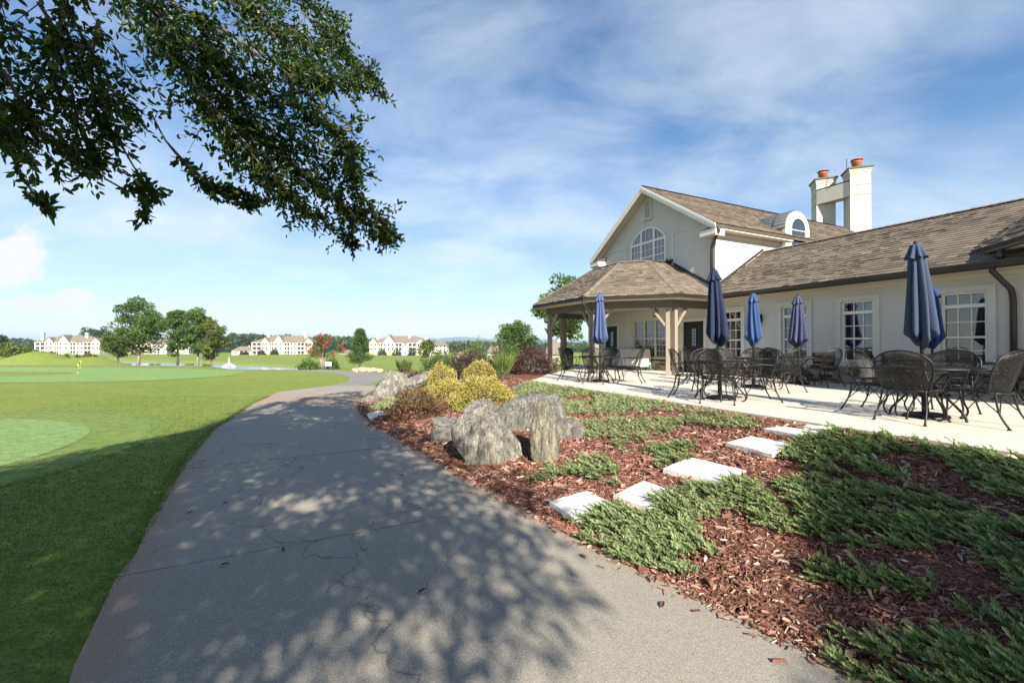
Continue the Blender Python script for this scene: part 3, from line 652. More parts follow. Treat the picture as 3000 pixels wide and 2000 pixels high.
def arch_window():
    uc, hw, z0, zs, rise = 13.47, 1.0, 4.05, 5.22, .60
    top = lambda u: zs + rise - ((hw * hw + rise * rise) / (2 * rise)) + math.sqrt(max(0, ((hw * hw + rise * rise) / (2 * rise)) ** 2 - (u - uc) ** 2))
    v = WV - .05; m = B(); w = .07
    # curved head
    ap = arch_pts(uc, hw, zs, rise); ai = arch_pts(uc, hw - w, zs, rise - w)
    for (a, b), (c, d) in zip(zip(ap, ap[1:]), zip(ai, ai[1:])):
        m.hexa([(a[0], v, a[1]), (b[0], v, b[1]), (d[0], v, d[1]), (c[0], v, c[1])], [(a[0], v + .044, a[1]), (b[0], v + .044, b[1]), (d[0], v + .044, d[1]), (c[0], v + .044, c[1])])
    m.box(uc - hw, uc - hw + w, v, v + .044, z0, zs); m.box(uc + hw - w, uc + hw, v, v + .044, z0, zs)
    m.box(uc - hw + w, uc + hw - w, v, v + .044, z0, z0 + .06)
    mu = (-.36, .36)
    for k in mu: m.box(uc + k - .05, uc + k + .05, v + .001, v + .044, z0 + .06, top(uc + k) - .03)
    secs = ((uc - hw + w, uc - .41), (uc - .31, uc + .31), (uc + .41, uc + hw - w))
    ztr, zmt = 5.16, 4.60
    for a, b in secs: m.box(a, b, v + .002, v + .044, ztr, ztr + .09); m.box(a, b, v + .004, v + .044, zmt - .025, zmt + .025)
    fr = m.build('arched_window', M['white_trim'], club); bars = B()
    for a, b in secs:
        dw = (b - a) / 3
        for c, d in ((z0 + .06, zmt - .025), (zmt + .025, ztr)):
            for i in range(3):
                for k in range(2): pane(fr, a + i * dw + .008, a + (i + 1) * dw - .008, v + .028, c + k * (d - c) / 2 + .008, c + (k + 1) * (d - c) / 2 - .008)
            for i in (1, 2): bars.box(a + i * dw - .009, a + i * dw + .009, v + .018, v + .045, c, d)
            bars.box(a, b, v + .020, v + .046, (c + d) / 2 - .009, (c + d) / 2 + .009)
        for i in range(3):
            x0, x1 = a + i * dw + .006, a + (i + 1) * dw - .006; zt = [top(x) - w for x in (x0, (x0 + x1) / 2, x1)]
            lo = ztr + .092
            if max(zt) < lo + .03: continue
            ps = [(x0, lo), (x1, lo), (x1, max(lo + .01, zt[2])), ((x0 + x1) / 2, max(lo + .01, zt[1])), (x0, max(lo + .01, zt[0]))]
            B().hexa([(p, v + .028, q) for p, q in ps], [(p, v + .038, q) for p, q in ps]).build('pane', M['glass'], fr)
            if i: bars.box(a + i * dw - .009, a + i * dw + .009, v + .018, v + .045, lo, max(lo + .012, top(a + i * dw) - w))
    bars.build('glazing_bar', M['white_trim'], fr)
arch_window()
def gable_vent():
    u0, u1, z0, z1 = 13.22, 13.66, 6.18, 6.98; v = WV - .06; uc = (u0 + u1) / 2; m = B()
    m.box(u0, u0 + .06, v, WV - .005, z0, z1 - .1); m.box(u1 - .06, u1, v, WV - .005, z0, z1 - .1)
    ap = arch_pts(uc, .22, z1 - .1, .09, 8); ai = arch_pts(uc, .16, z1 - .13, .05, 8)
    for (a, b), (c, d) in zip(zip(ap, ap[1:]), zip(ai, ai[1:])):
        m.hexa([(a[0], v, a[1]), (b[0], v, b[1]), (d[0], v, d[1]), (c[0], v, c[1])], [(a[0], WV - .005, a[1]), (b[0], WV - .005, b[1]), (d[0], WV - .005, d[1]), (c[0], WV - .005, c[1])])
    fr = m.build('gable_vent', M['stucco_trim'], club)
    B().box(u0 - .04, u1 + .04, v - .05, WV - .005, z0 - .07, z0).build('sill', M['stucco_trim'], fr)
    for k in range(10):
        z = z0 + .03 + k * .066; B().hexa([(u0 + .06, v + .01, z), (u1 - .06, v + .01, z), (u1 - .06, WV - .006, z + .05), (u0 + .06, WV - .006, z + .05)], [(u0 + .06, v + .01, z + .014), (u1 - .06, v + .01, z + .014), (u1 - .06, WV - .006, z + .064), (u0 + .06, WV - .006, z + .064)]).build('louvre', M['stucco_trim'], fr)
gable_vent()
def stone_base():
    back = B()
    spans = [(-5.9, 10.70), (11.70, 15.36)]
    gaps = [(a, b) for b, a in WINS] + [(TRIP[1], TRIP[0])]
    for a, b in spans: back.box(a + .02, b - .02, WV - .035, WV - .002, 0, .44)
    root = back.build('stone_base', M['mortar'], club); rg = random.Random(5)
    rows = []; z = .0
    while z < .80: h = rg.uniform(.045, .085); rows.append((z, min(h, .82 - z))); z += h
    stones = []
    for z, h in rows:
        for a, b in spans:
            u = a + rg.random() * .1
            while u < b:
                w = rg.uniform(.09, .36); u1 = min(u + w, b); top = z + h
                blocked = any(top > .47 and u < g1 + .14 and u1 > g0 - .14 for g0, g1 in [(min(x), max(x)) for x in WINS]) or (top > .46 and u < TRIP[0] + .05 and u1 > TRIP[1] - .05)
                if u1 - u > .04 and not blocked: stones.append((u, u1, z, top))
                u = u1 + .006
    # pieces of backing beside windows up to the ledge
    meshes = []
    for q in range(10):
        m = MB(); bm = bmesh.new(); bmesh.ops.create_cube(bm, size=1); bmesh.ops.subdivide_edges(bm, edges=bm.edges[:], cuts=1, use_grid_fill=True)
        rr = random.Random(q)
        for vtx in bm.verts: vtx.co += Vector((rr.uniform(-.05, .05), rr.uniform(-.16, .16), rr.uniform(-.07, .07)))
        me = bpy.data.meshes.new('stone'); bm.to_mesh(me); n = len(bm.verts); bm.free(); me.materials.append(M['ledge'])
        at = me.attributes.new('tint', 'FLOAT', 'POINT'); at.data.foreach_set('value', np.full(n, q / 9, np.float32)); meshes.append(me)
    # the ones nearest the camera as single stones, the rest joined
    stones.sort(key=lambda s: abs((s[0] + s[1]) / 2 - 5.5) - 6 * (s[1] - s[0]) * (s[3] - s[2]) + (4 if s[0] < 2.2 else 0))
    V = []; F = []; T = []
    tmp = []
    for i, (a, b, c, d) in enumerate(stones):
        me = meshes[rg.randrange(10)]; dep = rg.uniform(.07, .12)
        mat = Matrix.Translation(L((a + b) / 2, WV - .02, (c + d) / 2)) @ Matrix.Diagonal((b - a, dep, d - c - .006, 1))
        if i < 300: o = obj('stone', me, root); o.matrix_local = mat
        else:
            n0 = len(V); V += [tuple(mat @ v.co) for v in me.vertices]; F += [tuple(n0 + k for k in p.vertices) for p in me.polygons]; T += [me.attributes['tint'].data[0].value] * len(me.vertices)
    if V: o = obj('far_stonework', np_mesh('far_stonework', V, [np.array(F)], M['ledge'], T), root); o['kind'] = 'stuff'
    for a, b in ((-5.9, 3.60), (4.62, 5.56), (6.60, 7.12), (8.16, 9.14), (10.18, 10.62), (11.78, 12.45), (14.44, 15.28)):
        B().box(a, b, WV - .03, WV - .003, .442, .80).build('mortar', M['mortar'], root)
stone_base()
def wing_roof():
    m = B(); e, r = (EAVE_V, EAVE_Z), (RIDGE_V, RIDGE_Z); bk = (18.1, EAVE_Z); t = .10
    for a, b in ((-6.2, 10.245),):
        m.add([(a, e[0], e[1] - t), (a, r[0], r[1] - t), (a, bk[0], bk[1] - t), (a, bk[0], bk[1] - .012), (a, r[0], r[1] - .012), (a, e[0], e[1] - .012),
               (b, e[0], e[1] - t), (b, r[0], r[1] - t), (b, bk[0], bk[1] - t), (b, bk[0], bk[1] - .012), (b, r[0], r[1] - .012), (b, e[0], e[1] - .012)],
              [(0, 1, 4, 5), (1, 2, 3, 4), (6, 11, 10, 7), (7, 10, 9, 8), (5, 4, 10, 11), (4, 3, 9, 10), (0, 6, 7, 1), (1, 7, 8, 2), (0, 5, 11, 6), (2, 8, 9, 3)])
    roof = m.build('wing_roof', M['roof_under'], club)
    P = plane_fn(L(10.24, EAVE_V - .03, EAVE_Z - .02), (1, 0, 0), (0, 1, PITCH)); bl = math.hypot(1, PITCH) * (RIDGE_V - EAVE_V) + .03
    shingles('shingle_field', roof, P, lambda b: 0, lambda b: 16.3, bl, near=lambda t: abs(t[0] - 6.3) + abs(t[2] - .5) * .6, seed=2)
    ridge_caps('ridge_cap', roof, L(10.2, RIDGE_V, RIDGE_Z), L(-6, RIDGE_V, RIDGE_Z), .13, .03)
    # flashing up the side wall of the gable
    k = B(); k.add([(10.235, EAVE_V + .1, EAVE_Z + .05), (10.235, RIDGE_V, RIDGE_Z + .05), (10.235, RIDGE_V, RIDGE_Z + .14), (10.235, EAVE_V + .1, EAVE_Z + .14), (10.257, EAVE_V + .1, EAVE_Z + .05), (10.257, RIDGE_V, RIDGE_Z + .05), (10.257, RIDGE_V, RIDGE_Z + .14), (10.257, EAVE_V + .1, EAVE_Z + .14)], [(0, 1, 2, 3), (7, 6, 5, 4), (0, 4, 5, 1), (1, 5, 6, 2), (2, 6, 7, 3), (3, 7, 4, 0)]); k.build('flashing', M['flash'], roof)
    B().box(-6.2, 10.2, EAVE_V + .005, EAVE_V + .04, EAVE_Z - .16, EAVE_Z - .105).build('fascia', M['gutter'], club)
    B().box(-6.2, 10.2, EAVE_V + .04, WV - .002, EAVE_Z - .165, EAVE_Z - .14).build('soffit', M['cream_trim'], club)
    B().box(-6.2, 10.2, WV - .07, WV - .002, EAVE_Z - .26, EAVE_Z - .168).build('frieze', M['cream_trim'], club)
    gutter('gutter', (10.1, EAVE_V, EAVE_Z - .14), (-6.2, EAVE_V, EAVE_Z - .14), club)
wing_roof()
def pipe(pts, r=.045, parent=None, mat='gutter'):
    m = MB().tube([L(*p) for p in pts], r, 8); return m.build('downpipe', M[mat], parent or club, smooth=True)
pipe([(3.52, EAVE_V - .05, EAVE_Z - .14), (3.52, EAVE_V - .05, EAVE_Z - .22), (3.40, WV - .10, 2.10), (3.38, WV - .08, 1.9), (3.38, WV - .08, .05)], .05)
def gable_roof():
    uc, hw = 13.35, 3.47; v0, v1 = 12.18, 26.5; za, ze = 7.40, 7.40 - .676 * hw; t = .14; n_ = []
    bb = (v0, v1)
    m = B()
    def ring(v): return [(uc + hw, v, ze - t), (uc, v, za - t), (uc - hw, v, ze - t), (uc - hw, v, ze - .012), (uc, v, za - .012), (uc + hw, v, ze - .012)]
    a, b = ring(v0), ring(v1)
    m.add(a + b, [(0, 1, 4, 5), (1, 2, 3, 4), (6, 11, 10, 7), (7, 10, 9, 8)] + [(i, (i + 1) % 6, 6 + (i + 1) % 6, 6 + i) for i in range(6)])
    # hipped end
    m.add([(uc + hw, v1 + .002, ze - .012), (uc, v1 + .002, za - .012), (uc - hw, v1 + .002, ze - .012), (uc, v1 + 3.2, ze - .012)], [(0, 1, 3), (1, 2, 3), (0, 3, 2), (0, 2, 1)])
    roof = m.build('gable_roof', M['roof_under'], club)
    sl = math.hypot(1, .676) * hw
    # right hand slope (towards the sun), left hand slope
    P = plane_fn(L(uc - hw - .03, v0, ze - .02), (0, 1, 0), (-1, 0, .676)); shingles('shingle_field', roof, P, lambda b: 0, lambda b: 14.3 + 3.0 * b / sl * .0, sl + .03, seed=4)
    P = plane_fn(L(uc + hw + .03, v0, ze - .02), (0, 1, 0), (1, 0, .676)); shingles('shingle_field', roof, P, lambda b: 0, lambda b: 6., sl + .03, seed=5)
    ridge_caps('ridge_cap', roof, L(uc, v0, za), L(uc, v1, za), .13, .03)
    # white rake boards and soffits
    for s in (1, -1):
        m = B(); q = [(uc, v0 - .045, za - .02), (uc + s * hw, v0 - .045, ze - .02), (uc + s * hw, v0 - .045, ze - .25), (uc, v0 - .045, za - .25)]
        m.hexa([(x, y, z) for x, y, z in q], [(x, y + .04, z) for x, y, z in q]); m.build('rake_board', M['white_trim'], club)
        m = B(); q = [(uc, v0 - .065, za - .02), (uc + s * (hw + .01), v0 - .065, ze - .02), (uc + s * (hw + .01), v0 - .065, ze - .12), (uc, v0 - .065, za - .12)]
        m.hexa(q, [(x, y + .019, z) for x, y, z in q]); m.build('rake_moulding', M['white_trim'], club)
        m = B(); q = [(uc, v0 - .002, za - .145), (uc + s * hw, v0 - .002, ze - .145), (uc + s * hw, WV - .006, ze - .145), (uc, WV - .006, za - .145)]
        m.hexa(q, [(x, y, z - .02) for x, y, z in q]); m.build('rake_soffit', M['cream_trim'], club)
        # eave return with its little roof
        e0, e1 = uc + s * (hw - .62), uc + s * hw; lo, hi = min(e0, e1), max(e0, e1)
        rt = B().box(lo, hi, v0 - .05, WV - .01, ze - .36, ze - .17).build('eave_return', M['white_trim'], club)
        B().box(lo + .01, hi - .01, v0 - .03, WV - .01, ze - .40, ze - .362).build('moulding', M['cream_trim'], rt)
        k = B(); zb = ze - .168; k.add([(lo - .02, v0 - .07, zb), (hi, v0 - .07, zb), (hi, WV - .01, zb), (lo - .02, WV - .01, zb), (lo - .02 if s > 0 else lo, WV - .01, zb + .2), (hi, WV - .01, zb + .2)], [(0, 1, 2, 3), (0, 4, 5, 1), (2, 5, 4, 3), (0, 3, 4), (1, 5, 2)]); k.build('return_roof', M['roof_under'], rt)
        # side eaves
        w0 = uc + s * hw; wl = 10.26 if s < 0 else 16.55
        B().box(min(w0 - s * .005, wl), max(w0 - s * .005, wl), WV + .01, 16.3 if s < 0 else 26, ze - .20, ze - .165).build('side_soffit', M['cream_trim'], club)
        B().box(min(wl - s * 0, wl + s * .07), max(wl, wl + s * .07), WV + .01, 16.3 if s < 0 else 26, ze - .34, ze - .205).build('side_frieze', M['cream_trim'], club)
    gutter('gutter', (uc - hw, 16.3, ze - .15), (uc - hw, v0 - .02, ze - .15), club, .13, .13)
    gutter('gutter', (uc + hw, v0 - .02, ze - .15), (uc + hw, 20, ze - .15), club, .13, .13)
    gu = uc - hw
    pipe([(gu - .05, v0 + .06, ze - .15), (gu - .02, v0 + .08, ze - .30), (10.32, WV - .07, ze - .62), (10.36, WV - .06, ze - .8), (10.36, WV - .06, 2.75)], .05)
    pipe([(uc + hw + .05, v0 + .1, ze - .15), (uc + hw, v0 + .1, ze - .32), (16.6, WV - .06, ze - .42), (16.5, WV - .06, ze - .7), (16.5, WV - .06, 2.9)], .05)
gable_roof()
def dormer():
    u0 = 9.98; vc, hw = 16.72, .72; zs = 5.34; zb = 3.6; m = B()
    def arch(r, n=16): return [(vc + r * math.cos(math.pi * i / n), zs + r * math.sin(math.pi * i / n)) for i in range(n + 1)]
    o = arch(hw); body = [(vc + hw, zb)] + o + [(vc - hw, zb)]
    m.hexa([(u0, v, z) for v, z in body], [(u0 + .12, v, z) for v, z in body]); fr = m.build('arched_dormer', M['white_trim'], club)
    # curved metal roof going back into the slope
    a = arch(hw + .05); b = arch(hw + .01); m = B()
    for i in range(16):
        q = [(a[i][0], a[i][1]), (a[i + 1][0], a[i + 1][1]), (b[i + 1][0], b[i + 1][1]), (b[i][0], b[i][1])]
        m.hexa([(u0 + .03, v, z) for v, z in q], [(u0 + 2.6, v, z) for v, z in q])
    m.build('barrel_roof', M['lead'], fr, smooth=True)
    for k in (.45, .95, 1.45):
        m = B(); c = arch(hw + .065)
        for i in range(16):
            q = [c[i], c[i + 1], a[i + 1], a[i]]; m.hexa([(u0 + k, v, z) for v, z in q], [(u0 + k + .03, v, z) for v, z in q])
        m.build('roof_seam', M['lead'], fr)
    m = B()
    for s in (-1, 1): m.box(u0 + .12, u0 + 1.5, vc + s * hw - .05 if s > 0 else vc - hw, vc + hw if s > 0 else vc - hw + .05, 4.6, zs)
    m.build('cheek', M['stucco'], fr)
    # mouldings
    m = B(); a = arch(hw - .22, 16); b = arch(hw - .29, 16)
    for i in range(16):
        q = [a[i], a[i + 1], b[i + 1], b[i]]; m.hexa([(u0 - .04, v, z) for v, z in q], [(u0 - .002, v, z) for v, z in q])
    for s in (-1, 1): m.box(u0 - .04, u0 - .002, min(vc + s * (hw - .29), vc + s * (hw - .22)), max(vc + s * (hw - .29), vc + s * (hw - .22)), zb, zs)
    m.build('arch_moulding', M['white_trim'], fr)
    w = hw - .30; rows = [(zb, 3.95), (3.96, 4.28), (4.30, 4.62), (4.64, 4.96), (4.98, 5.32)]
    for z0, z1 in rows:
        for i in range(3):
            B().box(u0 - .016, u0 - .004, vc - w + i * 2 * w / 3 + .012, vc - w + (i + 1) * 2 * w / 3 - .012, z0 + .01, z1 - .01).build('pane', M['glass'], fr)
    for i in range(3):
        a0, a1 = vc - w + i * 2 * w / 3 + .012, vc - w + (i + 1) * 2 * w / 3 - .012
        tz = lambda v: zs + math.sqrt(max(0, w * w - (v - vc) ** 2))
        q = [(a0, 5.35), (a1, 5.35)] + [(a1 + (a0 - a1) * t / 4, max(5.36, tz(a1 + (a0 - a1) * t / 4))) for t in range(5)]
        B().hexa([(u0 - .016, v, z) for v, z in q], [(u0 - .004, v, z) for v, z in q]).build('pane', M['glass'], fr)
    B().box(10.02, 10.2, 17.45, 26, 4.86, 5.02).build('rear_fascia', M['white_trim'], club)
dormer()
def chimney():
    z0, zt = 6.2, 10.55; root = empty('chimney', (0, 0, 0)); root.parent = club
    p = (-math.sin(R(70.5)), math.cos(R(70.5))); q = (math.sin(R(19.5)), math.cos(R(19.5)))   # two horizontal stack directions in world
    def loc(X, Y): u, v = uv_of(X, Y); return L(u, v, 0)[:2]
    root.location = (0, 0, 0)
    def prism(name, pts, za, zb, mat, par, grow=0., bevel=0):
        c = np.mean(pts, 0); w = [c + (np.array(x) - c) * (1 + grow) for x in pts]; l = [loc(*x) for x in w]
        return MB().hexa([(x, y, za) for x, y in l], [(x, y, zb) for x, y in l]).build(name, M[mat], par, bevel=bevel)
    Wd = .93; corners = []
    for nx, ny in ((18.38, 23.3), (17.64, 24.84)):
        c0 = np.array((nx, ny)); c1 = c0 - np.array(p) * Wd; c2 = c1 + np.array(q) * .95; c3 = c0 + np.array(q) * .95
        pts = [c0, c1, c2, c3]; corners.append(pts)
        st = prism('stack', pts, z0, zt - .22, 'chimney_stucco', root)
        prism('band', pts, zt - .90, zt - .87, 'cap_stone', st, .012); prism('band', pts, zt - 1.43, zt - 1.40, 'cap_stone', st, .012); prism('band', pts, zt - .34, zt - .32, 'cap_stone', st, .012)  # dark bands put the shadow gaps at the stack joints in as colour
        prism('corbel', pts, zt - .218, zt - .10, 'chimney_stucco', st, .06); prism('corbel', pts, zt - .098, zt, 'chimney_stucco', st, .12)
        prism('cap', pts, zt + .002, zt + .09, 'cap_stone', st, .22)
        c = np.mean(pts, 0); x, y = loc(*c)
        pot = MB().lathe([(.23, zt + .09), (.22, zt + .45), (.25, zt + .47), (.25, zt + .53)], 18, (x, y)).build('chimney_pot', M['terracotta'], st, smooth=True)
        MB().lathe([(.28, zt + .60), (.30, zt + .62), (.22, zt + .68), (.02, zt + .72)], 18, (x, y)).build('cowl', M['terracotta'], st, smooth=True)
        mm = MB()
        for k in range(4): a = k * math.pi / 2 + .5; mm.tube([(x + .2 * math.cos(a), y + .2 * math.sin(a), zt + .5), (x + .2 * math.cos(a), y + .2 * math.sin(a), zt + .63)], .015, 5)
        mm.build('cowl_leg', M['black_iron'], st)
    a, b = corners[0][0], corners[1][0]; q_ = np.array(q); d = (b - a)
    # linking beam between the stacks
    m_ = [a + np.array((.06, .02)), a + np.array((.06, .02)) + np.array((CA, SA)) * .6, b + np.array((CA, SA)) * .6, b]
    l = [loc(*x) for x in m_]
    MB().hexa([(x, y, zt - 1.42) for x, y in l], [(x, y, zt - .62) for x, y in l]).build('link_beam', M['chimney_stucco'], root)
    MB().hexa([(x, y, zt - .618) for x, y in l], [(x, y, zt - .55) for x, y in l]).build('link_cap', M['flash'], root)
    x, y = loc(*(corners[0][0] + np.array((.05, .3)))); MB().tube([(x, y, zt + .08), (x, y, zt + .7)], .015, 5).build('lightning_rod', M['black_iron'], root)
    x, y = loc(16.55, 24.4)
    MB().box(x - .1, x + .1, y - .1, y + .1, 7.3, 7.85).build('roof_vent', M['black_iron'], root)
chimney()
def rear_roof():
    # hipped roof far behind the wing
    m = B(); m.add([(-3, 24, 3.2), (8.9, 24, 3.2), (8.9, 33, 3.2), (-3, 33, 3.2), (.6, 28.3, 7.35), (7.2, 28.3, 7.35)], [(0, 1, 5, 4), (1, 2, 5), (2, 3, 4, 5), (3, 0, 4), (0, 3, 2, 1)])
    m.build('rear_roof', M['shingle'], club)
    ridge_caps('ridge_cap', club, L(7.2, 28.3, 7.35), L(.6, 28.3, 7.35), .16, .03)
    B().box(-2.6, 8.5, 24.5, 32.5, 0, 3.2).build('rear_wall', M['stucco'], club)
rear_roof()
# --- open pavilion (half octagon) and its twin at the other end of the terrace
PZ, PP = 2.66, .64                                   # pavilion eave height and pitch
def pav_roof():
    uc = 14.0; O = [(10.0, WV), (10.0, 10.7), (12.2, 8.5), (15.8, 8.5), (18.0, 10.7), (18.0, WV)]
    h = (4.2 - PZ) / PP; k = math.tan(R(22.5)) * h
    I = [(10.0 + h, WV), (10.0 + h, 10.7 + k), (12.2 + k, 8.5 + h), (15.8 - k, 8.5 + h), (18.0 - h, 10.7 + k), (18.0 - h, WV)]
    v = WV - .008; O = [(u, min(w, v)) for u, w in O]; I = [(u, min(w, v)) for u, w in I]
    m = B(); n = 6; t = .1
    m.hexa([(u, w, PZ - .1) for u, w in O], [(u, w, PZ - .012) for u, w in O])
    m.hexa([(u, w, PZ - .0119) for u, w in O], [(u, w, 4.19) for u, w in I])
    roof = m.build('pavilion_roof', M['roof_under'], club)
    for i in range(5):
        a, b = Vector((*O[i], PZ - .02)), Vector((*O[i + 1], PZ - .02)); c, d = Vector((*I[i], 4.2)), Vector((*I[i + 1], 4.2))
        la, lb, lc, ld = (Vector(L(*x)) for x in (a, b, c, d))
        e = (lb - la); W_ = e.length; e.normalize()
        up = (lc - la) - e * (lc - la).dot(e); sl = up.length
        P = plane_fn(la, e, up)
        o0, o1 = (lc - la).dot(e), (ld - la).dot(e)
        shingles('shingle_field', roof, P, lambda b, o0=o0, sl=sl: o0 * b / sl, lambda b, o1=o1, W_=W_, sl=sl: W_ + (o1 - W_) * b / sl, sl, seed=20 + i)
    for i in (1, 2, 3, 4): ridge_caps('hip_cap', roof, L(*O[i], PZ), L(*I[i], 4.2), .14, .035)
    ridge_caps('hip_cap', roof, L(*I[2], 4.2), L(*I[1], 4.2), .14, .02); ridge_caps('hip_cap', roof, L(*I[3], 4.2), L(*I[2], 4.2), .14, .02); ridge_caps('hip_cap', roof, L(*I[1], 4.2), L(*I[0], 4.2), .14, .02)
    # wall flashing
    q = [(10.3, 2.95), (10.0 + h + .05, 4.24), (10.0 + h + .05, 4.36), (10.3, 3.07)]
    B().hexa([(u, WV - .03, z) for u, z in q], [(u, WV - .006, z) for u, z in q]).build('flashing', M['flash'], roof)
    B().box(12.1, 12.45, WV - .12, WV - .006, 4.2, 4.27).build('flashing', M['flash'], roof)
    # soffit, gutters, beams, posts
    def inset(d): 
        k_ = d * math.tan(R(22.5)); return [(10.0 + d, WV - .01), (10.0 + d, 10.7 + k_), (12.2 + k_, 8.5 + d), (15.8 - k_, 8.5 + d), (18.0 - d, 10.7 + k_), (18.0 - d, WV - .01)]
    A1, A2 = inset(.02), inset(.95)
    m = B()
    for i in range(5): m.hexa([(*A1[i], PZ - .15), (*A1[i + 1], PZ - .15), (*A2[i + 1], PZ - .15), (*A2[i], PZ - .15)], [(*A1[i], PZ - .105), (*A1[i + 1], PZ - .105), (*A2[i + 1], PZ - .105), (*A2[i], PZ - .105)])
    m.build('pavilion_soffit', M['cream_trim'], club)
    B().hexa([(*x, PZ - .19) for x in inset(.9)], [(*x, PZ - .17) for x in inset(.9)]).build('pavilion_ceiling', M['stucco_trim'], club)
    for i in range(5):
        a, b = O[i], O[i + 1]; gutter('gutter', (*a, PZ - .14), (*b, PZ - .14), club, .13, .12) if False else gutter('gutter', (*b, PZ - .14), (*a, PZ - .14), club, .13, -.12)
    b0, b1 = inset(.52), inset(.70)
    for i in range(5): B().hexa([(*b0[i], PZ - .40), (*b0[i + 1], PZ - .40), (*b1[i + 1], PZ - .40), (*b1[i], PZ - .40)], [(*b0[i], PZ - .152), (*b0[i + 1], PZ - .152), (*b1[i + 1], PZ - .152), (*b1[i], PZ - .152)]).build('beam', M['beam'], club)
    ctr = inset(.61)
    def post(u, v, ang):
        c, s = math.cos(ang), math.sin(ang)
        def bxr(h, z0, z1, nm, par):
            q = [(u + (x * c - y * s) * h, v + (x * s + y * c) * h) for x, y in ((-1, -1), (1, -1), (1, 1), (-1, 1))]
            return MB(L).hexa([(*p, z0) for p in q], [(*p, z1) for p in q]).build(nm, M['post'], par, bevel=.006)
        p = bxr(.068, .0, PZ - .402, 'post', club); bxr(.082, .002, .18, 'plinth', p); return p
    def brace(u, v, du, dv):
        n = math.hypot(du, dv); du, dv = du / n, dv / n; w = .042
        a0, a1 = .075, .66; zlo, zhi = 1.60, PZ - .402
        px, py = -dv * w, du * w
        bt = [(u + du * a0 + px, v + dv * a0 + py, zlo), (u + du * a0 - px, v + dv * a0 - py, zlo), (u + du * a0 - px, v + dv * a0 - py, zlo + .13), (u + du * a0 + px, v + dv * a0 + py, zlo + .13)]
        tp = [(u + du * (a1 - .09) + px, v + dv * (a1 - .09) + py, zhi), (u + du * (a1 - .09) - px, v + dv * (a1 - .09) - py, zhi), (u + du * (a1 - .2) - px, v + dv * (a1 - .2) - py, zhi), (u + du * (a1 - .2) + px, v + dv * (a1 - .2) + py, zhi)]
        tp = [tp[0], tp[1], tp[2], tp[3]]
        MB(L).hexa(bt, tp).build('brace', M['post'], club)
    for i in (1, 2, 3, 4):
        u, v = ctr[i]; pu, pv = ctr[i - 1]; nu, nv = ctr[i + 1]
        for (tu, tv) in ((pu, pv), (nu, nv)):
            n = math.hypot(tu - u, tv - v); du, dv = (tu - u) / n, (tv - v) / n
            qu, qv = u + du * .13, v + dv * .13
            post(qu, qv, math.atan2(dv, du))
            if n > 1.3: brace(qu, qv, du, dv)
    # downpipe on the near corner post
    pipe([(12.25, 8.55, PZ - .15), (12.3, 8.6, PZ - .28), (12.36, 8.98, PZ - .55), (12.38, 9.0, PZ - .7), (12.38, 9.0, .05)], .05)
    for (u, v) in ((13.1, 10.0), (11.5, 11.1)):
        l = MB(L).box(u - .07, u + .07, v - .07, v + .07, PZ - .42, PZ - .40).build('ceiling_lantern', M['black_iron'], club)
        m = MB(L)
        for x in (-.06, .06):
            for y in (-.06, .06): m.box(u + x - .008, u + x + .008, v + y - .008, v + y + .008, PZ - .64, PZ - .42)
        m.box(u - .07, u + .07, v - .07, v + .07, PZ - .66, PZ - .64); m.build('cage', M['black_iron'], l)
        MB(L).box(u - .045, u + .045, v - .045, v + .045, PZ - .62, PZ - .44).build('glass', M['lamp_glass'], l)
        MB(L).box(u - .012, u + .012, v - .012, v + .012, PZ - .398, PZ - .192).build('stem', M['black_iron'], l)
pav_roof()
def twin_pavilion():
    z = 3.0; p = .67; E1 = (4.0, 12.65)
    O = [(4.25, 12.90), (1.55, 10.2), (-2.6, 10.2), (-5.3, 12.9)]; T = [(1.3, 15.2), (.2, 14.1), (-1.25, 14.1), (-2.35, 15.2)]
    zt = z + p * (14.1 - 10.2)
    m = B(); m.hexa([(*x, z - .1) for x in O], [(*x, z - .012) for x in O]); roof = m.build('end_pavilion_roof', M['roof_under'], club)
    m = B()
    for i in range(3): m.hexa([(*O[i], z - .0119), (*O[i + 1], z - .0119), (*T[i + 1], zt - .02), (*T[i], zt - .02)], [(*O[i], z - .006), (*O[i + 1], z - .006), (*T[i + 1], zt - .013), (*T[i], zt - .013)])
    m.build('deck', M['roof_under'], roof)
    for i in range(3):
        la, lb, lc, ld = (Vector(L(*x)) for x in ((*O[i], z - .02), (*O[i + 1], z - .02), (*T[i], zt), (*T[i + 1], zt)))
        e = lb - la; W_ = e.length; e.normalize(); up = (lc - la) - e * (lc - la).dot(e); sl = up.length; o0, o1 = (lc - la).dot(e), (ld - la).dot(e)
        shingles('shingle_field', roof, plane_fn(la, e, up), lambda b, o0=o0, sl=sl: o0 * b / sl, lambda b, o1=o1, W_=W_, sl=sl: W_ + (o1 - W_) * b / sl, sl, seed=40 + i)
    for a, b in ((0, 1), (1, 2), (2, 3)): gutter('gutter', (*O[b], z - .15), (*O[a], z - .15), club, .13, .12)
    B().hexa([(4.05, 12.75, z - .15), (1.5, 10.28, z - .15), (-2.55, 10.28, z - .15), (-5.1, 12.75, z - .15)], [(4.05, 12.75, z - .105), (1.5, 10.28, z - .105), (-2.55, 10.28, z - .105), (-5.1, 12.75, z - .105)]).build('end_pavilion_soffit', M['cream_trim'], club)
    for u, v in ((1.3, 10.9), (-2.35, 10.9)):
        B().box(u - .08, u + .08, v - .08, v + .08, .0, z - .152).build('post', M['post'], club)
    pipe([(3.42, 12.08, z - .15), (3.42, 12.08, EAVE_Z - .02)], .05)
twin_pavilion()
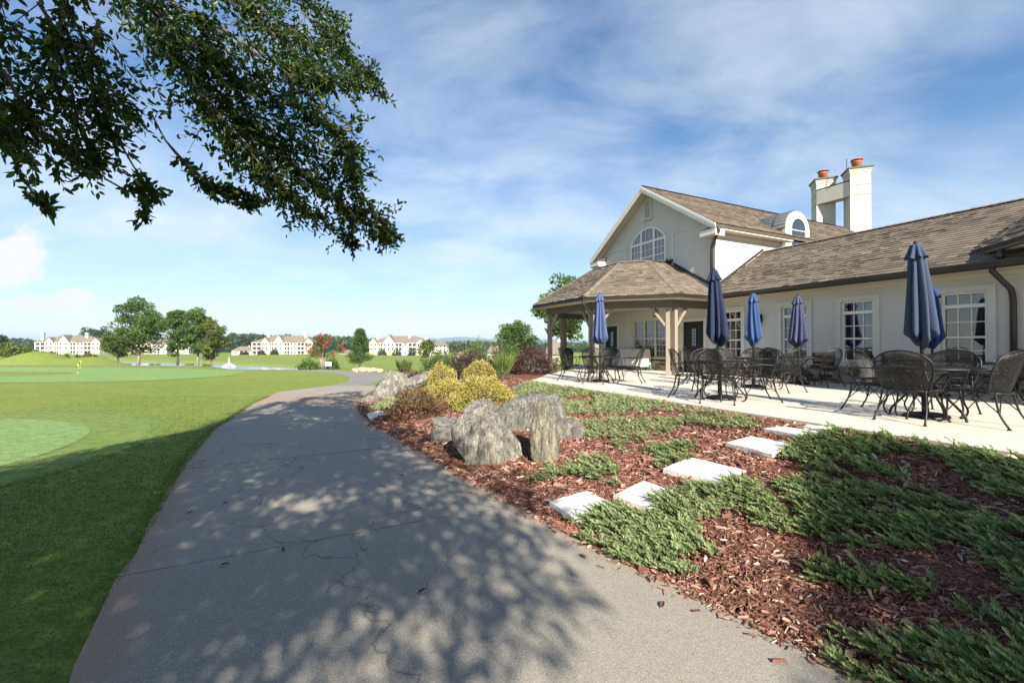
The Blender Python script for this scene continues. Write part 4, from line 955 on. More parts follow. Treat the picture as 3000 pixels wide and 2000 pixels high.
def wall_lantern():
    u, z = 8.64, 1.63; r = B().box(u - .05, u + .05, WV - .03, WV - .002, z + .10, z + .30).build('wall_lantern', M['black_iron'], club)
    m = B(); v = WV - .12
    for x in (-.06, .06):
        for y in (-.06, .06): m.hexa([(u + x * .7 - .008, v + y * .7 - .008, z), (u + x * .7 + .008, v + y * .7 - .008, z), (u + x * .7 + .008, v + y * .7 + .008, z), (u + x * .7 - .008, v + y * .7 + .008, z)], [(u + x - .008, v + y - .008, z + .24), (u + x + .008, v + y - .008, z + .24), (u + x + .008, v + y + .008, z + .24), (u + x - .008, v + y + .008, z + .24)])
    m.box(u - .055, u + .055, v - .055, v + .055, z - .02, z); m.hexa([(u - .08, v - .08, z + .24), (u + .08, v - .08, z + .24), (u + .08, v + .08, z + .24), (u - .08, v + .08, z + .24)], [(u - .02, v - .02, z + .33), (u + .02, v - .02, z + .33), (u + .02, v + .02, z + .33), (u - .02, v + .02, z + .33)])
    m.box(u - .012, u + .012, v + .02, WV - .031, z + .30, z + .325); m.build('cage', M['black_iron'], r)
    B().box(u - .035, u + .035, v - .035, v + .035, z + .002, z + .235).build('glass', M['lamp_glass'], r)
wall_lantern()

# ------------------------------------------------------------------ leaf clouds
def unit(a): return a / np.maximum(np.linalg.norm(a, axis=-1, keepdims=True), 1e-9)
def rand_dirs(n): return unit(RNG.normal(size=(n, 3)))
def leaf_arrays(P, D, ln, wd, fold=.25, six=True, up=None):
    n = len(P); D = unit(D); ref = up if up is not None else rand_dirs(n); S = unit(np.cross(D, ref)); N_ = np.cross(S, D)
    ln = np.broadcast_to(np.asarray(ln, float), (n,))[:, None]; wd = np.broadcast_to(np.asarray(wd, float), (n,))[:, None]
    if six:
        V = np.stack([P, P + D * ln * .3 + S * wd * .46 + N_ * wd * fold, P + D * ln * .68 + S * wd * .40 + N_ * wd * fold, P + D * ln,
                      P + D * ln * .68 - S * wd * .40 + N_ * wd * fold, P + D * ln * .3 - S * wd * .46 + N_ * wd * fold], 1).reshape(-1, 3)
        b = (np.arange(n) * 6)[:, None, None]; F = (b + np.array([(0, 1, 2, 3), (0, 3, 4, 5)])[None]).reshape(-1, 4)
    else:
        V = np.stack([P, P + D * ln * .5 + S * wd * .5, P + D * ln, P + D * ln * .5 - S * wd * .5], 1).reshape(-1, 3)
        V[2::4] += (N_ * wd * fold)
        F = (np.arange(n) * 4)[:, None] + np.array([[0, 1, 2, 3]])
    return V, F
def leaf_obj(name, P, D, ln, wd, m, tint, parent=None, six=False, fold=.25, up=None, off=(0, 0, 0)):
    V, F = leaf_arrays(np.asarray(P) - np.array(off), np.asarray(D), ln, wd, fold, six, up)
    return obj(name, np_mesh(name, V, [F], m, np.repeat(tint, 6 if six else 4)), parent)
def shrub(name, label, base, rx, ry, rz, n, ln, wd, mat, cat='shrub', group=None, lump=.22, seed=0, tip=None, spread=1., sink=.06, stemmat='bark', six=False, flat=1.):
    """a dense mound of leaves on a few stems"""
    rg = np.random.default_rng(seed + 100); base = np.array(base, float)
    root = empty(name, base, 0, label, cat, group)
    d = rg.normal(size=(n, 3)); d[:, 2] = np.abs(d[:, 2]) * 1.1 - .25; d = unit(d)
    ph = rg.uniform(0, 6, 6)
    lumps = 1 + lump * (np.sin(d[:, 0] * 5 + ph[0]) * np.sin(d[:, 1] * 5 + ph[1]) + .6 * np.sin(d[:, 2] * 7 + ph[2] + d[:, 0] * 4) + .7 * np.sin(d[:, 1] * 11 + ph[3]) * np.sin(d[:, 0] * 10 + ph[4]) + .45 * np.sin(d[:, 0] * 23 + ph[5]) * np.sin(d[:, 2] * 21 + ph[0]))
    tw = rg.random(n) < .05; lumps = lumps + tw * rg.uniform(.03, .16, n)
    r = lumps * (1 - rg.exponential(.10, n).clip(0, .75))
    P = d * r[:, None] * np.array([rx, ry, rz]); P[:, 2] = P[:, 2] + rz * .0
    P[:, 2] = np.where(P[:, 2] < -.02, np.abs(P[:, 2]) * .4, P[:, 2]); P[:, 2] -= sink
    D = unit(d * spread + rg.normal(size=(n, 3)) * .55 + np.array([0, 0, .35]))
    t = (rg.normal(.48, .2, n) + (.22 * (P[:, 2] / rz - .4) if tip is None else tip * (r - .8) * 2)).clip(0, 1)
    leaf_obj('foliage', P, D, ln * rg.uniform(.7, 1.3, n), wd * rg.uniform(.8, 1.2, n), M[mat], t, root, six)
    m = MB()
    for k in range(7):
        a = rg.uniform(0, 6.28); e = rg.uniform(.3, .75)
        m.tube([(0, 0, -.05), (rx * e * .4 * math.cos(a), ry * e * .4 * math.sin(a), rz * .4), (rx * e * math.cos(a), ry * e * math.sin(a), rz * .8)], [.02 + rz * .012, .014 + rz * .006, .006], 5)
    m.build('stems', M[stemmat], root)
    return root
def tree(name, label, base, h, cr, n, ln, leafmat_, trunk_r, crown_lo=.28, clumps=40, seed=0, bark='bark', group=None, cat='tree', shape='round', wd=.6, lean=0.):
    rg = np.random.default_rng(seed + 500); base = np.array(base, float); root = empty(name, base, 0, label, cat, group)
    zc = h * (1 + crown_lo) / 2; rz = h * (1 - crown_lo) / 2
    c = []
    while len(c) < clumps:
        p = rg.uniform(-1, 1, 3)
        k = np.linalg.norm(p[:2] if shape == 'cone' else p)
        if k > 1: continue
        w = 1.
        if shape == 'cone': w = np.clip(1.12 - .5 * (p[2] + 1), .12, 1.)
        if shape == 'round': w = np.clip(1.05 - .42 * max(0, p[2]) - .12 * max(0, -p[2]), .3, 1.05)
        q = np.array([p[0] * cr * w, p[1] * cr * w, zc + p[2] * rz]); c.append(q)
    c = np.array(c); s = rg.uniform(.16, .30, clumps) * cr * (1.15 if shape != 'cone' else 1.05)
    i = rg.integers(0, clumps, n); d = rand_dirs(n); off = d * (s[i] * rg.uniform(.25, 1.05, n) ** .6)[:, None] * np.array([1.15, 1.15, .72])
    P = c[i] + off; ctint = rg.normal(.45, .13, clumps)
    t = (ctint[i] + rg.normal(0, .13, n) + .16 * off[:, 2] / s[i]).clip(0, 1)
    D = unit(d + rg.normal(size=(n, 3)) * .7 + np.array([0, 0, -.15]))
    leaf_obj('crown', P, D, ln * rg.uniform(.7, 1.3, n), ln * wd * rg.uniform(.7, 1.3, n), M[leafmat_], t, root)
    m = MB(); top = np.array([lean, 0, h * .86])
    m.tube([(0, 0, -.3), (0.01 * h * math.sin(seed), .01 * h, h * .2), (lean * .5, 0, h * .5), tuple(top)], [trunk_r * 1.35, trunk_r, trunk_r * .65, trunk_r * .15], 8)
    for k in range(min(clumps, 16)):
        z0 = h * (crown_lo * .9 + .5 * rg.random() * (1 - crown_lo)); z0 = min(z0, max(.15 * h, c[k][2] - .05 * h)); e = c[k]
        m.tube([(lean * z0 / h, 0, z0), tuple((np.array([0, 0, z0]) * .45 + e * .55) + rg.normal(size=3) * .02 * h), tuple(e)], [trunk_r * .42, trunk_r * .25, trunk_r * .06], 5)
    m.build('trunk', M[bark], root, smooth=True)
    return root

# ------------------------------------------------------------------ the big shade trees over the path
def shade_tree(name, label, trunk, cc, cr, n, spines=(), seed=0, ln=.13):
    rg = np.random.default_rng(seed); tx, ty = trunk; root = empty(name, (tx, ty, lz(tx, ty) if seed == 1 else 0), 0, label, 'tree'); off = np.array(root.location)
    cc = np.array(cc, float); wood = MB()
    def lit_ok(q, mg):
        # trims the unseen crown so that its shade lands within a set outline
        xs = q[:, 0] - .4945 * q[:, 2]; ys = q[:, 1] + 1.522 * q[:, 2]
        if seed == 1: return (ys < np.minimum(11.2, 11.2 + (xs + 5) * 3.2) - mg) & (xs < np.interp(ys, [1, 2, 4, 5.6, 9, 11.3], [3.2, 2.3, .75, -.1, -2.5, -3.8]) - mg)
        us, vs = uv_of(xs, ys); return (xs > 1.62 + (ys - 2.57) * .45 + mg) & (vs < 5.7 - mg)
    top = cc + np.array([0, 0, .8]); T0 = np.array([tx, ty, -.3])
    mid = np.array([tx, ty, 2.2]); wood.tube([tuple(p - off) for p in (T0, np.array([tx, ty, .5]), mid, mid * .45 + top * .55, top)], [.30, .24, .20, .13, .04], 10)
    # unseen upper crown: leafy clumps on limbs
    clumps = []
    while len(clumps) < (130 if cr > 4 else 60):
        p = rg.uniform(-1, 1, 3); k = np.linalg.norm(p)
        if k > 1 or k < .25: continue
        q = cc + p * np.array([cr, cr * 1.2, cr * .55])
        if q[2] < 3.0: continue
        if not lit_ok(q[None], .35)[0]: continue
        if q[1] > -.4 and (q[2] - 1.6) < .86 * (q[1] + .6) + .9: continue      # drops clumps that would hang into view; unseen crown stays above it
        clumps.append(q)
    clumps = np.array(clumps)
    for q in clumps[:34]:
        z0 = np.array([tx, ty, rg.uniform(2.0, 3.4)]); md = z0 * .5 + q * .5 + np.array([0, 0, .5]); wood.tube([tuple(z0 - off), tuple(md - off), tuple(q - off)], [.075, .045, .012], 6)
    i = rg.integers(0, len(clumps), n); d = unit(rg.normal(size=(n, 3))); P = clumps[i] + d * (rg.uniform(.1, 1., n) ** .6 * .78)[:, None] * np.array([1, 1, .6])
    ok = ~((P[:, 1] > -.2) & ((P[:, 2] - 1.6) < .86 * (P[:, 1] + .2) + .25)) & lit_ok(P, 0.); P = P[ok]; d = d[ok]; n1 = len(P)
    V1, F1 = leaf_arrays(P - off, unit(d + rg.normal(size=(n1, 3)) * .8), ln * rg.uniform(.7, 1.3, n1), ln * .42, .2, True); t1 = np.repeat(rg.normal(.4, .2, n1).clip(0, .9), 6)
    # hanging leafy branches
    LP = []; LD = []; LT = []
    for w, sp in spines:
        sp = np.array(smooth_pts(sp, 8)); L_ = np.linalg.norm(np.diff(sp, axis=0), axis=1).sum(); wood.tube([tuple(p - off) for p in sp], list(np.linspace(.05 if w == .5 and sp[0][1] < 0 else .014 if w > .2 else .009, .012 if w == .5 and sp[0][1] < 0 else .003, len(sp))), 5)
        thin = w < .2; nt = int(L_ * (34 if thin else 58))
        for k in range(nt):
            f = k / nt; f = (.35 + .65 * f) if thin else f
            j = min(int(f * (len(sp) - 1)), len(sp) - 2); p = sp[j] + (sp[j + 1] - sp[j]) * rg.random(); tg = unit(sp[min(j + 2, len(sp) - 1)] - sp[max(j - 2, 0)])
            dr = unit(tg * rg.uniform(.5, 1.1) + rg.normal(size=3) * .62 + np.array([0, 0, -.18]))
            ll = w * rg.uniform(.3, 1.4) * (1.2 - .85 * f)
            q = p + dr * ll + np.array([0, 0, -.12 * ll]); 
            if k % 2 == 0: wood.tube([tuple(p - off), tuple((p + q) / 2 - off + np.array([0, 0, .02])), tuple(q - off)], [.0045, .0032, .0018], 3, False)
            m_ = int((8 if thin else 6) + ll * 20)
            for e in range(m_):
                g = rg.uniform(.15, 1.06); LP.append(p + (q - p) * g + rg.normal(size=3) * .012); LD.append(unit(dr * .7 + rg.normal(size=3) * .75 + np.array([0, 0, -.1]))); LT.append(rg.normal(.42, .18) + (.3 if rg.random() < .05 else 0) + .12 * (g > .9))
    if LP:
        LP = np.array(LP); LD = np.array(LD); n2 = len(LP)
        V2, F2 = leaf_arrays(LP - off, LD, .072 * rg.uniform(.6, 1.3, n2), .030 * rg.uniform(.8, 1.2, n2), .22, True)
        V1 = np.concatenate([V1, V2]); F1 = np.concatenate([F1, F2 + n1 * 6]); t1 = np.concatenate([t1, np.repeat(np.array(LT).clip(0, 1), 6)])
    obj('crown', np_mesh('crown', V1, [F1], M['oak_leaf'], t1), root)
    wood.build('trunk', M['bark'], root, smooth=True)
SPINES = [
(0.42, [(-3.9, 4.2, 5.17), (-3.48, 4.3, 4.64), (-3.07, 4.5, 4.14), (-2.61, 4.7, 3.73), (-2.1, 4.9, 3.35), (-1.65, 5.0, 2.98), (-1.45, 5.0, 2.85)]),
(0.45, [(-3.29, 4.6, 5.58), (-2.88, 4.9, 5.45), (-2.48, 5.2, 5.28), (-2.06, 5.4, 5.08), (-1.7, 5.5, 4.9)]),
(0.4, [(-3.48, 4.3, 4.64), (-2.93, 4.2, 4.3), (-2.53, 4.3, 4.2), (-2.1, 4.4, 3.98), (-1.79, 4.5, 3.78), (-1.68, 4.5, 3.6)]),
(0.38, [(-3.07, 4.5, 4.14), (-2.88, 4.9, 3.98), (-2.51, 5.1, 3.67), (-2.1, 5.2, 3.3), (-1.9, 5.2, 3.13)]),
(0.45, [(-3.3, 3.2, 4.37), (-3.43, 3.2, 3.86), (-3.61, 3.2, 3.41), (-3.82, 3.3, 3.12)]),
(0.42, [(-3.29, 3.4, 4.19), (-3.35, 3.4, 3.79), (-3.39, 3.5, 3.49), (-3.34, 3.6, 3.35)]),
(0.16, [(-3.37, 4, 3.76), (-3.29, 4.1, 3.52), (-3.13, 4.2, 3.3), (-2.93, 4.3, 3.14), (-2.65, 4.4, 3.0)]),
(0.14, [(-3.29, 3.6, 3.29), (-3.26, 3.7, 3.13), (-3.2, 3.8, 2.93), (-3.32, 3.8, 2.69)]),
(0.12, [(-3.82, 3.3, 2.99), (-3.69, 3.3, 2.78), (-3.54, 3.3, 2.65)]),
(0.45, [(-3.57, 3, 4.13), (-3.69, 3, 3.53), (-3.57, 3, 3.1)]),
(0.42, [(-3.17, 5, 5.85), (-2.69, 5.3, 5.94), (-2.4, 5.6, 5.87), (-2.22, 5.6, 5.43)]),
(0.36, [(-3.51, 3.4, 3.65), (-3.53, 3.5, 3.35), (-3.54, 3.6, 3.2)]),
(0.45, [(-3.47, 3.8, 4.95), (-3.16, 3.9, 4.54), (-2.86, 4.0, 4.33), (-2.67, 4.2, 4.04)]),
(0.35, [(-2.98, 4.0, 4.05), (-2.73, 4.2, 3.7), (-2.51, 4.4, 3.38), (-2.29, 4.5, 3.21)]),
(0.5, [(-2.92, 4.6, 4.2), (-2.48, 4.8, 3.93), (-2.02, 4.9, 3.59), (-1.67, 5, 3.23), (-1.39, 5, 2.91)]),
(0.5, [(-2.72, 4.9, 4.95), (-2.3, 5.0, 4.42), (-1.94, 5.0, 3.95), (-1.86, 5.1, 3.63)]),
(0.5, [(-3.14, 4.5, 5.0), (-2.63, 4.6, 4.67), (-2.22, 4.9, 4.68), (-1.82, 5.1, 4.68)]),
(0.42, [(-3.19, 4.1, 4.3), (-3.0, 4.3, 3.92), (-2.86, 4.5, 3.64), (-2.61, 4.7, 3.39), (-2.29, 4.8, 3.09)]),
(0.45, [(-2.61, 5.3, 5.73), (-2.23, 5.4, 5.42), (-1.83, 5.5, 5.14)]),
(0.45, [(-3.44, 3.1, 4.09), (-3.4, 3.3, 3.85), (-3.4, 3.6, 3.77), (-3.41, 3.8, 3.71)]),
(0.42, [(-3.57, 3, 3.53), (-3.56, 3.2, 3.25), (-3.51, 3.4, 3.17), (-3.42, 3.5, 3.13)]),
(0.5, [(-3.43, 4, 4.97), (-3.06, 4.1, 4.73), (-2.87, 4.2, 4.44)]),
(0.3, [(-2.8, 4.9, 3.43), (-2.46, 5, 3.19), (-2.06, 5.1, 2.98), (-1.86, 5.1, 2.82)]),
(0.16, [(-3.32, 4.1, 3.56), (-3.0, 4.2, 3.2), (-2.76, 4.3, 3.14), (-2.53, 4.3, 3.04)]),
(0.15, [(-3.33, 3.5, 2.96), (-3.2, 3.6, 2.89), (-3.05, 3.7, 2.92)]),
(0.45, [(-3.29, 4.6, 5.44), (-2.82, 4.8, 5.22), (-2.54, 5, 4.98), (-2.27, 5.1, 4.64)]),
# limbs that carry them out from the trunk
(0.5, [(-2.9, -1.4, 3.4), (-3.3, .8, 5.4), (-3.6, 2.6, 5.6), (-3.9, 4.2, 5.17)]),
(0.5, [(-2.9, -1.4, 3.6), (-2.6, 1.2, 5.9), (-3.0, 3.2, 6.2), (-3.29, 4.6, 5.58)]),
(0.5, [(-3.2, -1.2, 3.2), (-3.5, .8, 4.8), (-3.5, 2.2, 4.9), (-3.3, 3.2, 4.37)]),
]
shade_tree('shade_tree', 'large tree whose drooping leafy branches hang into the upper left sky', (-3.6, -2.6), (-1.9, -3.2, 6.0), 4.9, 56000, SPINES, 1)
shade_tree('shade_tree', 'tree behind the viewpoint that shades the path and the bed on its right', (7.6, -8.2), (6.3, -6.4, 6.6), 3.3, 19000, (), 2)

# ------------------------------------------------------------------ mulch chips, juniper, grass blades
def in_poly(x, y, poly):
    inside = np.zeros(len(x), bool); j = len(poly) - 1
    for i in range(len(poly)):
        xi, yi = poly[i]; xj, yj = poly[j]
        c = ((yi > y) != (yj > y)) & (x < (xj - xi) * (y - yi) / (yj - yi + 1e-12) + xi); inside ^= c; j = i
    return inside
def bed_normal(u, v):
    e = .05; dzu = (bed_z(u + e, v) - bed_z(u - e, v)) / (2 * e); dzv = (bed_z(u, v + e) - bed_z(u, v - e)) / (2 * e)
    return dzu, dzv
STONES = [[(3.62, 2.12), (3.60, 2.56), (3.12, 2.58), (3.15, 2.13)], [(3.29, 2.63), (3.42, 3.13), (2.95, 3.18), (2.87, 2.72)], [(3.45, 3.42), (3.56, 3.94), (2.94, 4.05), (2.83, 3.58)],
         [(3.55, 4.53), (3.57, 4.99), (3.08, 5.02), (2.98, 4.52)], [(3.58, 5.27), (3.48, 5.52), (3.05, 5.56), (3.06, 5.25)], [(3.30, 5.60), (3.28, 5.73), (2.95, 5.75), (2.94, 5.58)], [(10.16, 1.22), (10.28, 1.56), (9.76, 1.58), (9.40, 1.20)]]
def mulch_chips():
    N0 = 520000; u = RNG.uniform(-2.5, 13, N0); v = RNG.uniform(1.1, 6.0, N0)
    x, y = -SA * u + CA * v, CA * u + SA * v; d = np.hypot(x, y)
    ve = np.interp(u, VE_U, VE_V); keep = (v > ve - .05 - RNG.exponential(.035, N0)) & (v < 5.8) & (y > .8) & (np.abs(x / np.maximum(y, .1)) < 1.4) & (RNG.random(N0) < np.clip((3.2 / d) ** 2.0, 0, 1))
    for q in STONES: keep &= ~in_poly(u, v, q)
    u, v, d = u[keep], v[keep], d[keep]; n = len(u); z = np.maximum(bed_z(u, v), .017) + RNG.uniform(0, .014, n)
    ln = RNG.gamma(4, .0088, n).clip(.010, .10) * np.clip(d / 4, 1, 1.5); wd = ln * RNG.uniform(.07, .22, n); th = wd * .35
    a = RNG.uniform(0, 6.283, n); ti = RNG.normal(0, .25, n); ti2 = RNG.normal(0, .3, n)
    D = np.stack([np.cos(a) * np.cos(ti), np.sin(a) * np.cos(ti), np.sin(ti)], 1); S = unit(np.cross(D, np.stack([ti2 * np.sin(a), -ti2 * np.cos(a), np.ones(n)], 1))); Nn = np.cross(S, D)
    P = np.stack([-SA * u + CA * v, CA * u + SA * v, z], 1); bend = (RNG.normal(0, .12, n) * ln)[:, None] * Nn
    l = ln[:, None] / 2; w = wd[:, None] / 2; t = th[:, None]
    V = np.stack([P - D * l - S * w, P - D * l + S * w, P + D * l + S * w * .7, P + D * l - S * w * .7, P - D * l * .8 - S * w * .9 + Nn * t + bend, P - D * l * .8 + S * w * .9 + Nn * t + bend, P + D * l * .85 + S * w * .6 + Nn * t + bend, P + D * l * .85 - S * w * .6 + Nn * t + bend], 1).reshape(-1, 3)
    b = (np.arange(n) * 8)[:, None, None]; F = (b + np.array([(4, 5, 6, 7), (0, 1, 5, 4), (1, 2, 6, 5), (2, 3, 7, 6), (3, 0, 4, 7)])[None]).reshape(-1, 4)
    tint = np.where(RNG.random(n) < .10, RNG.uniform(.85, 1, n), RNG.normal(.5, .22, n)).clip(0, 1)
    o = obj('mulch_chips', np_mesh('mulch_chips', V, [F], M['chip'], np.repeat(tint, 8))); tag(o, 'loose shredded bark chips scattered over the planting bed', 'mulch', kind='stuff')
mulch_chips()
JUNI = [
 ('silvery green juniper carpet between the boulders and the terrace edge', [(9.79, 4.3), (10.34, 5.5), (8.69, 5.62), (6.94, 5.6), (4.98, 5.6), (3.8, 5.55), (3.7, 5.2), (4.46, 4.74), (4.41, 3.62), (5.56, 3.6), (7.97, 4.3)], 1., .82),
 ('narrow juniper strip running from the standing boulder to the stepping stones', [(4.32, 2.19), (4.37, 2.99), (4.23, 3.68), (3.78, 4.26), (3.55, 3.98), (3.59, 3.3), (3.55, 2.87), (3.93, 2.68)], 1., .8),
 ('juniper clump spilling over the two lowest stepping stones', [(3.25, 2.02), (3.12, 2.48), (2.90, 2.72), (2.98, 3.2), (2.79, 3.76), (2.55, 3.5), (2.36, 2.8), (2.2, 2.66), (2.10, 2.30), (2.31, 2.14), (2.49, 2.06), (2.72, 2.02), (2.9, 1.94)], 1.25, .72),
 ('dark green juniper mass beside the upper stepping stones', [(3.0, 5.0), (2.85, 5.6), (2.33, 5.75), (1.5, 5.65), (.6, 5.5), (.3, 4.6), (1.2, 4.45), (1.9, 4.7), (2.38, 4.43), (2.79, 4.5)], 1.15, .80),
 ('spreading juniper mat across the middle of the right hand bed', [(2.79, 3.76), (2.38, 4.35), (1.79, 4.5), (.9, 4.4), (.3, 4.0), (.2, 3.2), (.93, 3.2), (1.24, 3.33), (1.71, 3.3), (2.3, 3.2), (2.5, 3.15)], 1.15, .78),
 ('low juniper tuft close to the path at the lower right', [(1.74, 2.60), (1.74, 3.12), (1.35, 3.28), (.9, 3.2), (.5, 3.1), (.55, 2.80), (1.14, 2.60), (1.35, 2.54)], 1.2, .80),
 ('small juniper sprig in the bottom right corner of the bed', [(1.22, 2.50), (1.10, 2.74), (.80, 2.72), (.60, 2.5), (1.05, 2.40)], 1.2, .85),
 ('shaded bright juniper beside the flat stone at the path edge', [(10.79, 1.3), (11.67, 2.03), (11.27, 2.64), (10.67, 2.39), (9.93, 1.6)], 1., .9),
 ('blue green juniper between the golden shrubs', [(9.3, 2.85), (10.5, 3.2), (10.2, 3.6), (9.0, 3.3)], 1., .9)]
def junipers():
    for qi, (label, poly, hs, cover) in enumerate(JUNI):
        px_ = np.array(poly); lo, hi = px_.min(0), px_.max(0); area = (hi - lo).prod()
        c = px_.mean(0); d0 = np.hypot(*W(*c)[:2]); dens = np.clip(1500 * (3.6 / d0) ** 1.2, 480, 2100); N0 = int(area * dens)
        u = RNG.uniform(lo[0] - .05, hi[0] + .05, N0); v = RNG.uniform(lo[1] - .05, hi[1] + .05, N0)
        wob = .07 * np.sin(u * 9 + qi) + .05 * np.sin(v * 13 + 2 * qi); ins = in_poly(u + wob, v + .06 * np.sin(u * 11 + v * 3), poly)
        nz = .5 + .25 * (np.sin(u * 3.1 + 1.3 * np.sin(v * 2.7 + qi)) + np.sin(v * 3.7 + 1.7 * np.sin(u * 2.3 + 2 * qi)))
        ins &= (nz > (1 - cover) * .9) & (.5 + .25 * (np.sin(u * 10.3 + 2 * np.sin(v * 6.1)) + np.sin(v * 11.7 + 2 * np.sin(u * 5.3 + qi))) > RNG.uniform(.05, .34, N0))
        u, v, nz = u[ins], v[ins], nz[ins]; n = len(u)
        if n == 0: continue
        ho = (.015 + .042 * np.clip((nz - (1 - cover) * .9) * 2.2, 0, 1)) * hs
        z = bed_z(u, v) + ho * RNG.uniform(.25, 1., n)
        P0 = np.stack([-SA * u + CA * v, CA * u + SA * v, z], 1)
        ar = 2.4 + .9 * np.sin(u * 1.7 + qi) + RNG.normal(0, .75, n); el = RNG.uniform(.05, .8, n)
        D = np.stack([np.cos(ar) * np.cos(el), np.sin(ar) * np.cos(el), np.sin(el)], 1); Ls = RNG.uniform(.05, .13, n) * (1.2 if d0 > 5 else 1)
        k = 15 if d0 < 5.5 else 8; S = unit(np.cross(D, np.array([0, 0, 1.]))); U = np.cross(S, D)
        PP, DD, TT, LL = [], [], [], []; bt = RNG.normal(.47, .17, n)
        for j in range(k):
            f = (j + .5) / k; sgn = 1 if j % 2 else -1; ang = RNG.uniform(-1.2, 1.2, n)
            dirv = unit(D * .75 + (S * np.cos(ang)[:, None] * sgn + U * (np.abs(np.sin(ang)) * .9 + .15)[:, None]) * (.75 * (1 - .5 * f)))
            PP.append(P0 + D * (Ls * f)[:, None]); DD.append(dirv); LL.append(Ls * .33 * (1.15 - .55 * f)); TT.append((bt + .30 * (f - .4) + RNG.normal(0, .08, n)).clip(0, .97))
        PP, DD, LL, TT = np.concatenate(PP), np.concatenate(DD), np.concatenate(LL), np.concatenate(TT)
        TT = np.where(RNG.random(len(TT)) < .012, 1., TT)
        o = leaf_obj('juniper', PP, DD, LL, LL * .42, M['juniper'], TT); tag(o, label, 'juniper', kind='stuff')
junipers()
def grass_blades():
    N0 = 760000; y = RNG.uniform(.8, 13.5, N0); x = RNG.uniform(-12, -.9, N0)
    Lx = np.interp(y, [p[1] for p in PATH_L[:-1]], [p[0] for p in PATH_L[:-1]]); d = np.hypot(x, y)
    keep = (x < Lx + .03) & (x > -1.3 * y - .6) & (RNG.random(N0) < np.clip((3.4 / d) ** 2, 0, 1) + .85 * np.exp(-((Lx - x) / .08) ** 2)) & (np.hypot(x + 10.75, y - 5.2) > 4.9)
    x, y, Lx = x[keep], y[keep], Lx[keep]; n = len(x); edge = np.exp(-((Lx - x) / .07) ** 2)
    P = np.stack([x, y, np.full(n, -.004)], 1); D = unit(np.stack([RNG.normal(0, .5, n) + .5 * edge, RNG.normal(0, .5, n), np.ones(n)], 1))
    leaf = leaf_obj('grass_blades', P, D, RNG.uniform(.012, .026, n) * (1 + 1.5 * edge * RNG.random(n)) * np.clip(d[keep] / 4, 1, 1.6), .0035 * np.clip(d[keep] / 3, 1, 2.4), M['blade'], (RNG.normal(.45, .22, n) + .25 * edge).clip(0, 1))
    tag(leaf, 'short mown grass along the near edge of the path', 'grass', kind='stuff')
grass_blades()
def litter():
    """single fallen leaves and twigs lying on the path"""
    for i, (x, y, a) in enumerate(((-2.9, 4.3, .3), (-3.05, 4.05, 1.2), (-1.75, 3.3, 2.), (-.6, 2.75, .8), (-1.3, 5.2, 2.6), (.9, 2.6, 1.1), (-2.1, 3.1, .2), (.55, 3.2, 2.2))):
        V, F = leaf_arrays(np.array([[0, 0, .02]]), np.array([[math.cos(a), math.sin(a), .1]]), .07, .028, .25, True, np.array([[0, 0, 1.]]))
        o = obj('fallen_leaf', np_mesh('fallen_leaf', V, [F], M['chip'], [.2] * 6)); o.location = (x, y, .003)
        tag(o, 'small dry leaf on the path ' + ('near the left edge, the farther of two', 'near the left edge, the nearer of two', 'just beyond the near joint', 'in the bottom centre', 'below the big boulder', 'at the lower right in sunlight', 'in the lower left third', 'beside the lowest stepping stone')[i], 'leaf', 'fallen leaves on the path')
litter()

# ------------------------------------------------------------------ boulders and stepping stones
def rock_mesh(name, sx, sy, sz, seed, mat, cuts=9, rough=.10, sub=4):
    from mathutils import noise as mn
    rg = random.Random(seed); bm = bmesh.new(); bmesh.ops.create_icosphere(bm, subdivisions=sub, radius=1)
    pl = []
    for k in range(cuts):
        n = Vector((rg.gauss(0, 1), rg.gauss(0, 1), rg.gauss(0, .7))).normalized(); pl.append((n, rg.uniform(.55, .9)))
    o = Vector((seed * 3.1, seed * 1.7, seed * .9))
    for v in bm.verts:
        p = v.co.copy()
        for n, d in pl:
            t = p.dot(n)
            if t > d: p -= n * (t - d) * .9
        r = mn.fractal(p * 1.3 + o, 1., 2., 5) * rough * 1.5 + mn.ridged_multi_fractal(p * 2.2 + o, 1., 2.1, 5, 1., 2.) * rough * .28
        st = math.sin((p.z * 9 + p.x * 3 + 3 * mn.noise(p * 2 + o))) * rough * .12
        ck = mn.ridged_multi_fractal(Vector((p.x * 3.2, p.y * 3.2, p.z * 1.1)) + o, 1., 2.2, 4, 1., 2.); r += -rough * .55 * max(0., ck - 1.15); p += v.co.normalized() * (r + st); v.co = Vector((p.x * sx, p.y * sy, p.z * sz))
    for f in bm.faces: f.smooth = True
    me = bpy.data.meshes.new(name); bm.to_mesh(me); bm.free(); me.materials.append(M[mat]); return me
def rock(name, label, loc, s, rot, seed, mat='boulder', group='boulders beside the path', cuts=9, rough=.10, cat='boulder', sub=5):
    o = obj(name, rock_mesh(name, *s, seed, mat, cuts, rough, sub)); o.location = loc; o.rotation_euler = rot; return tag(o, label, cat, group)
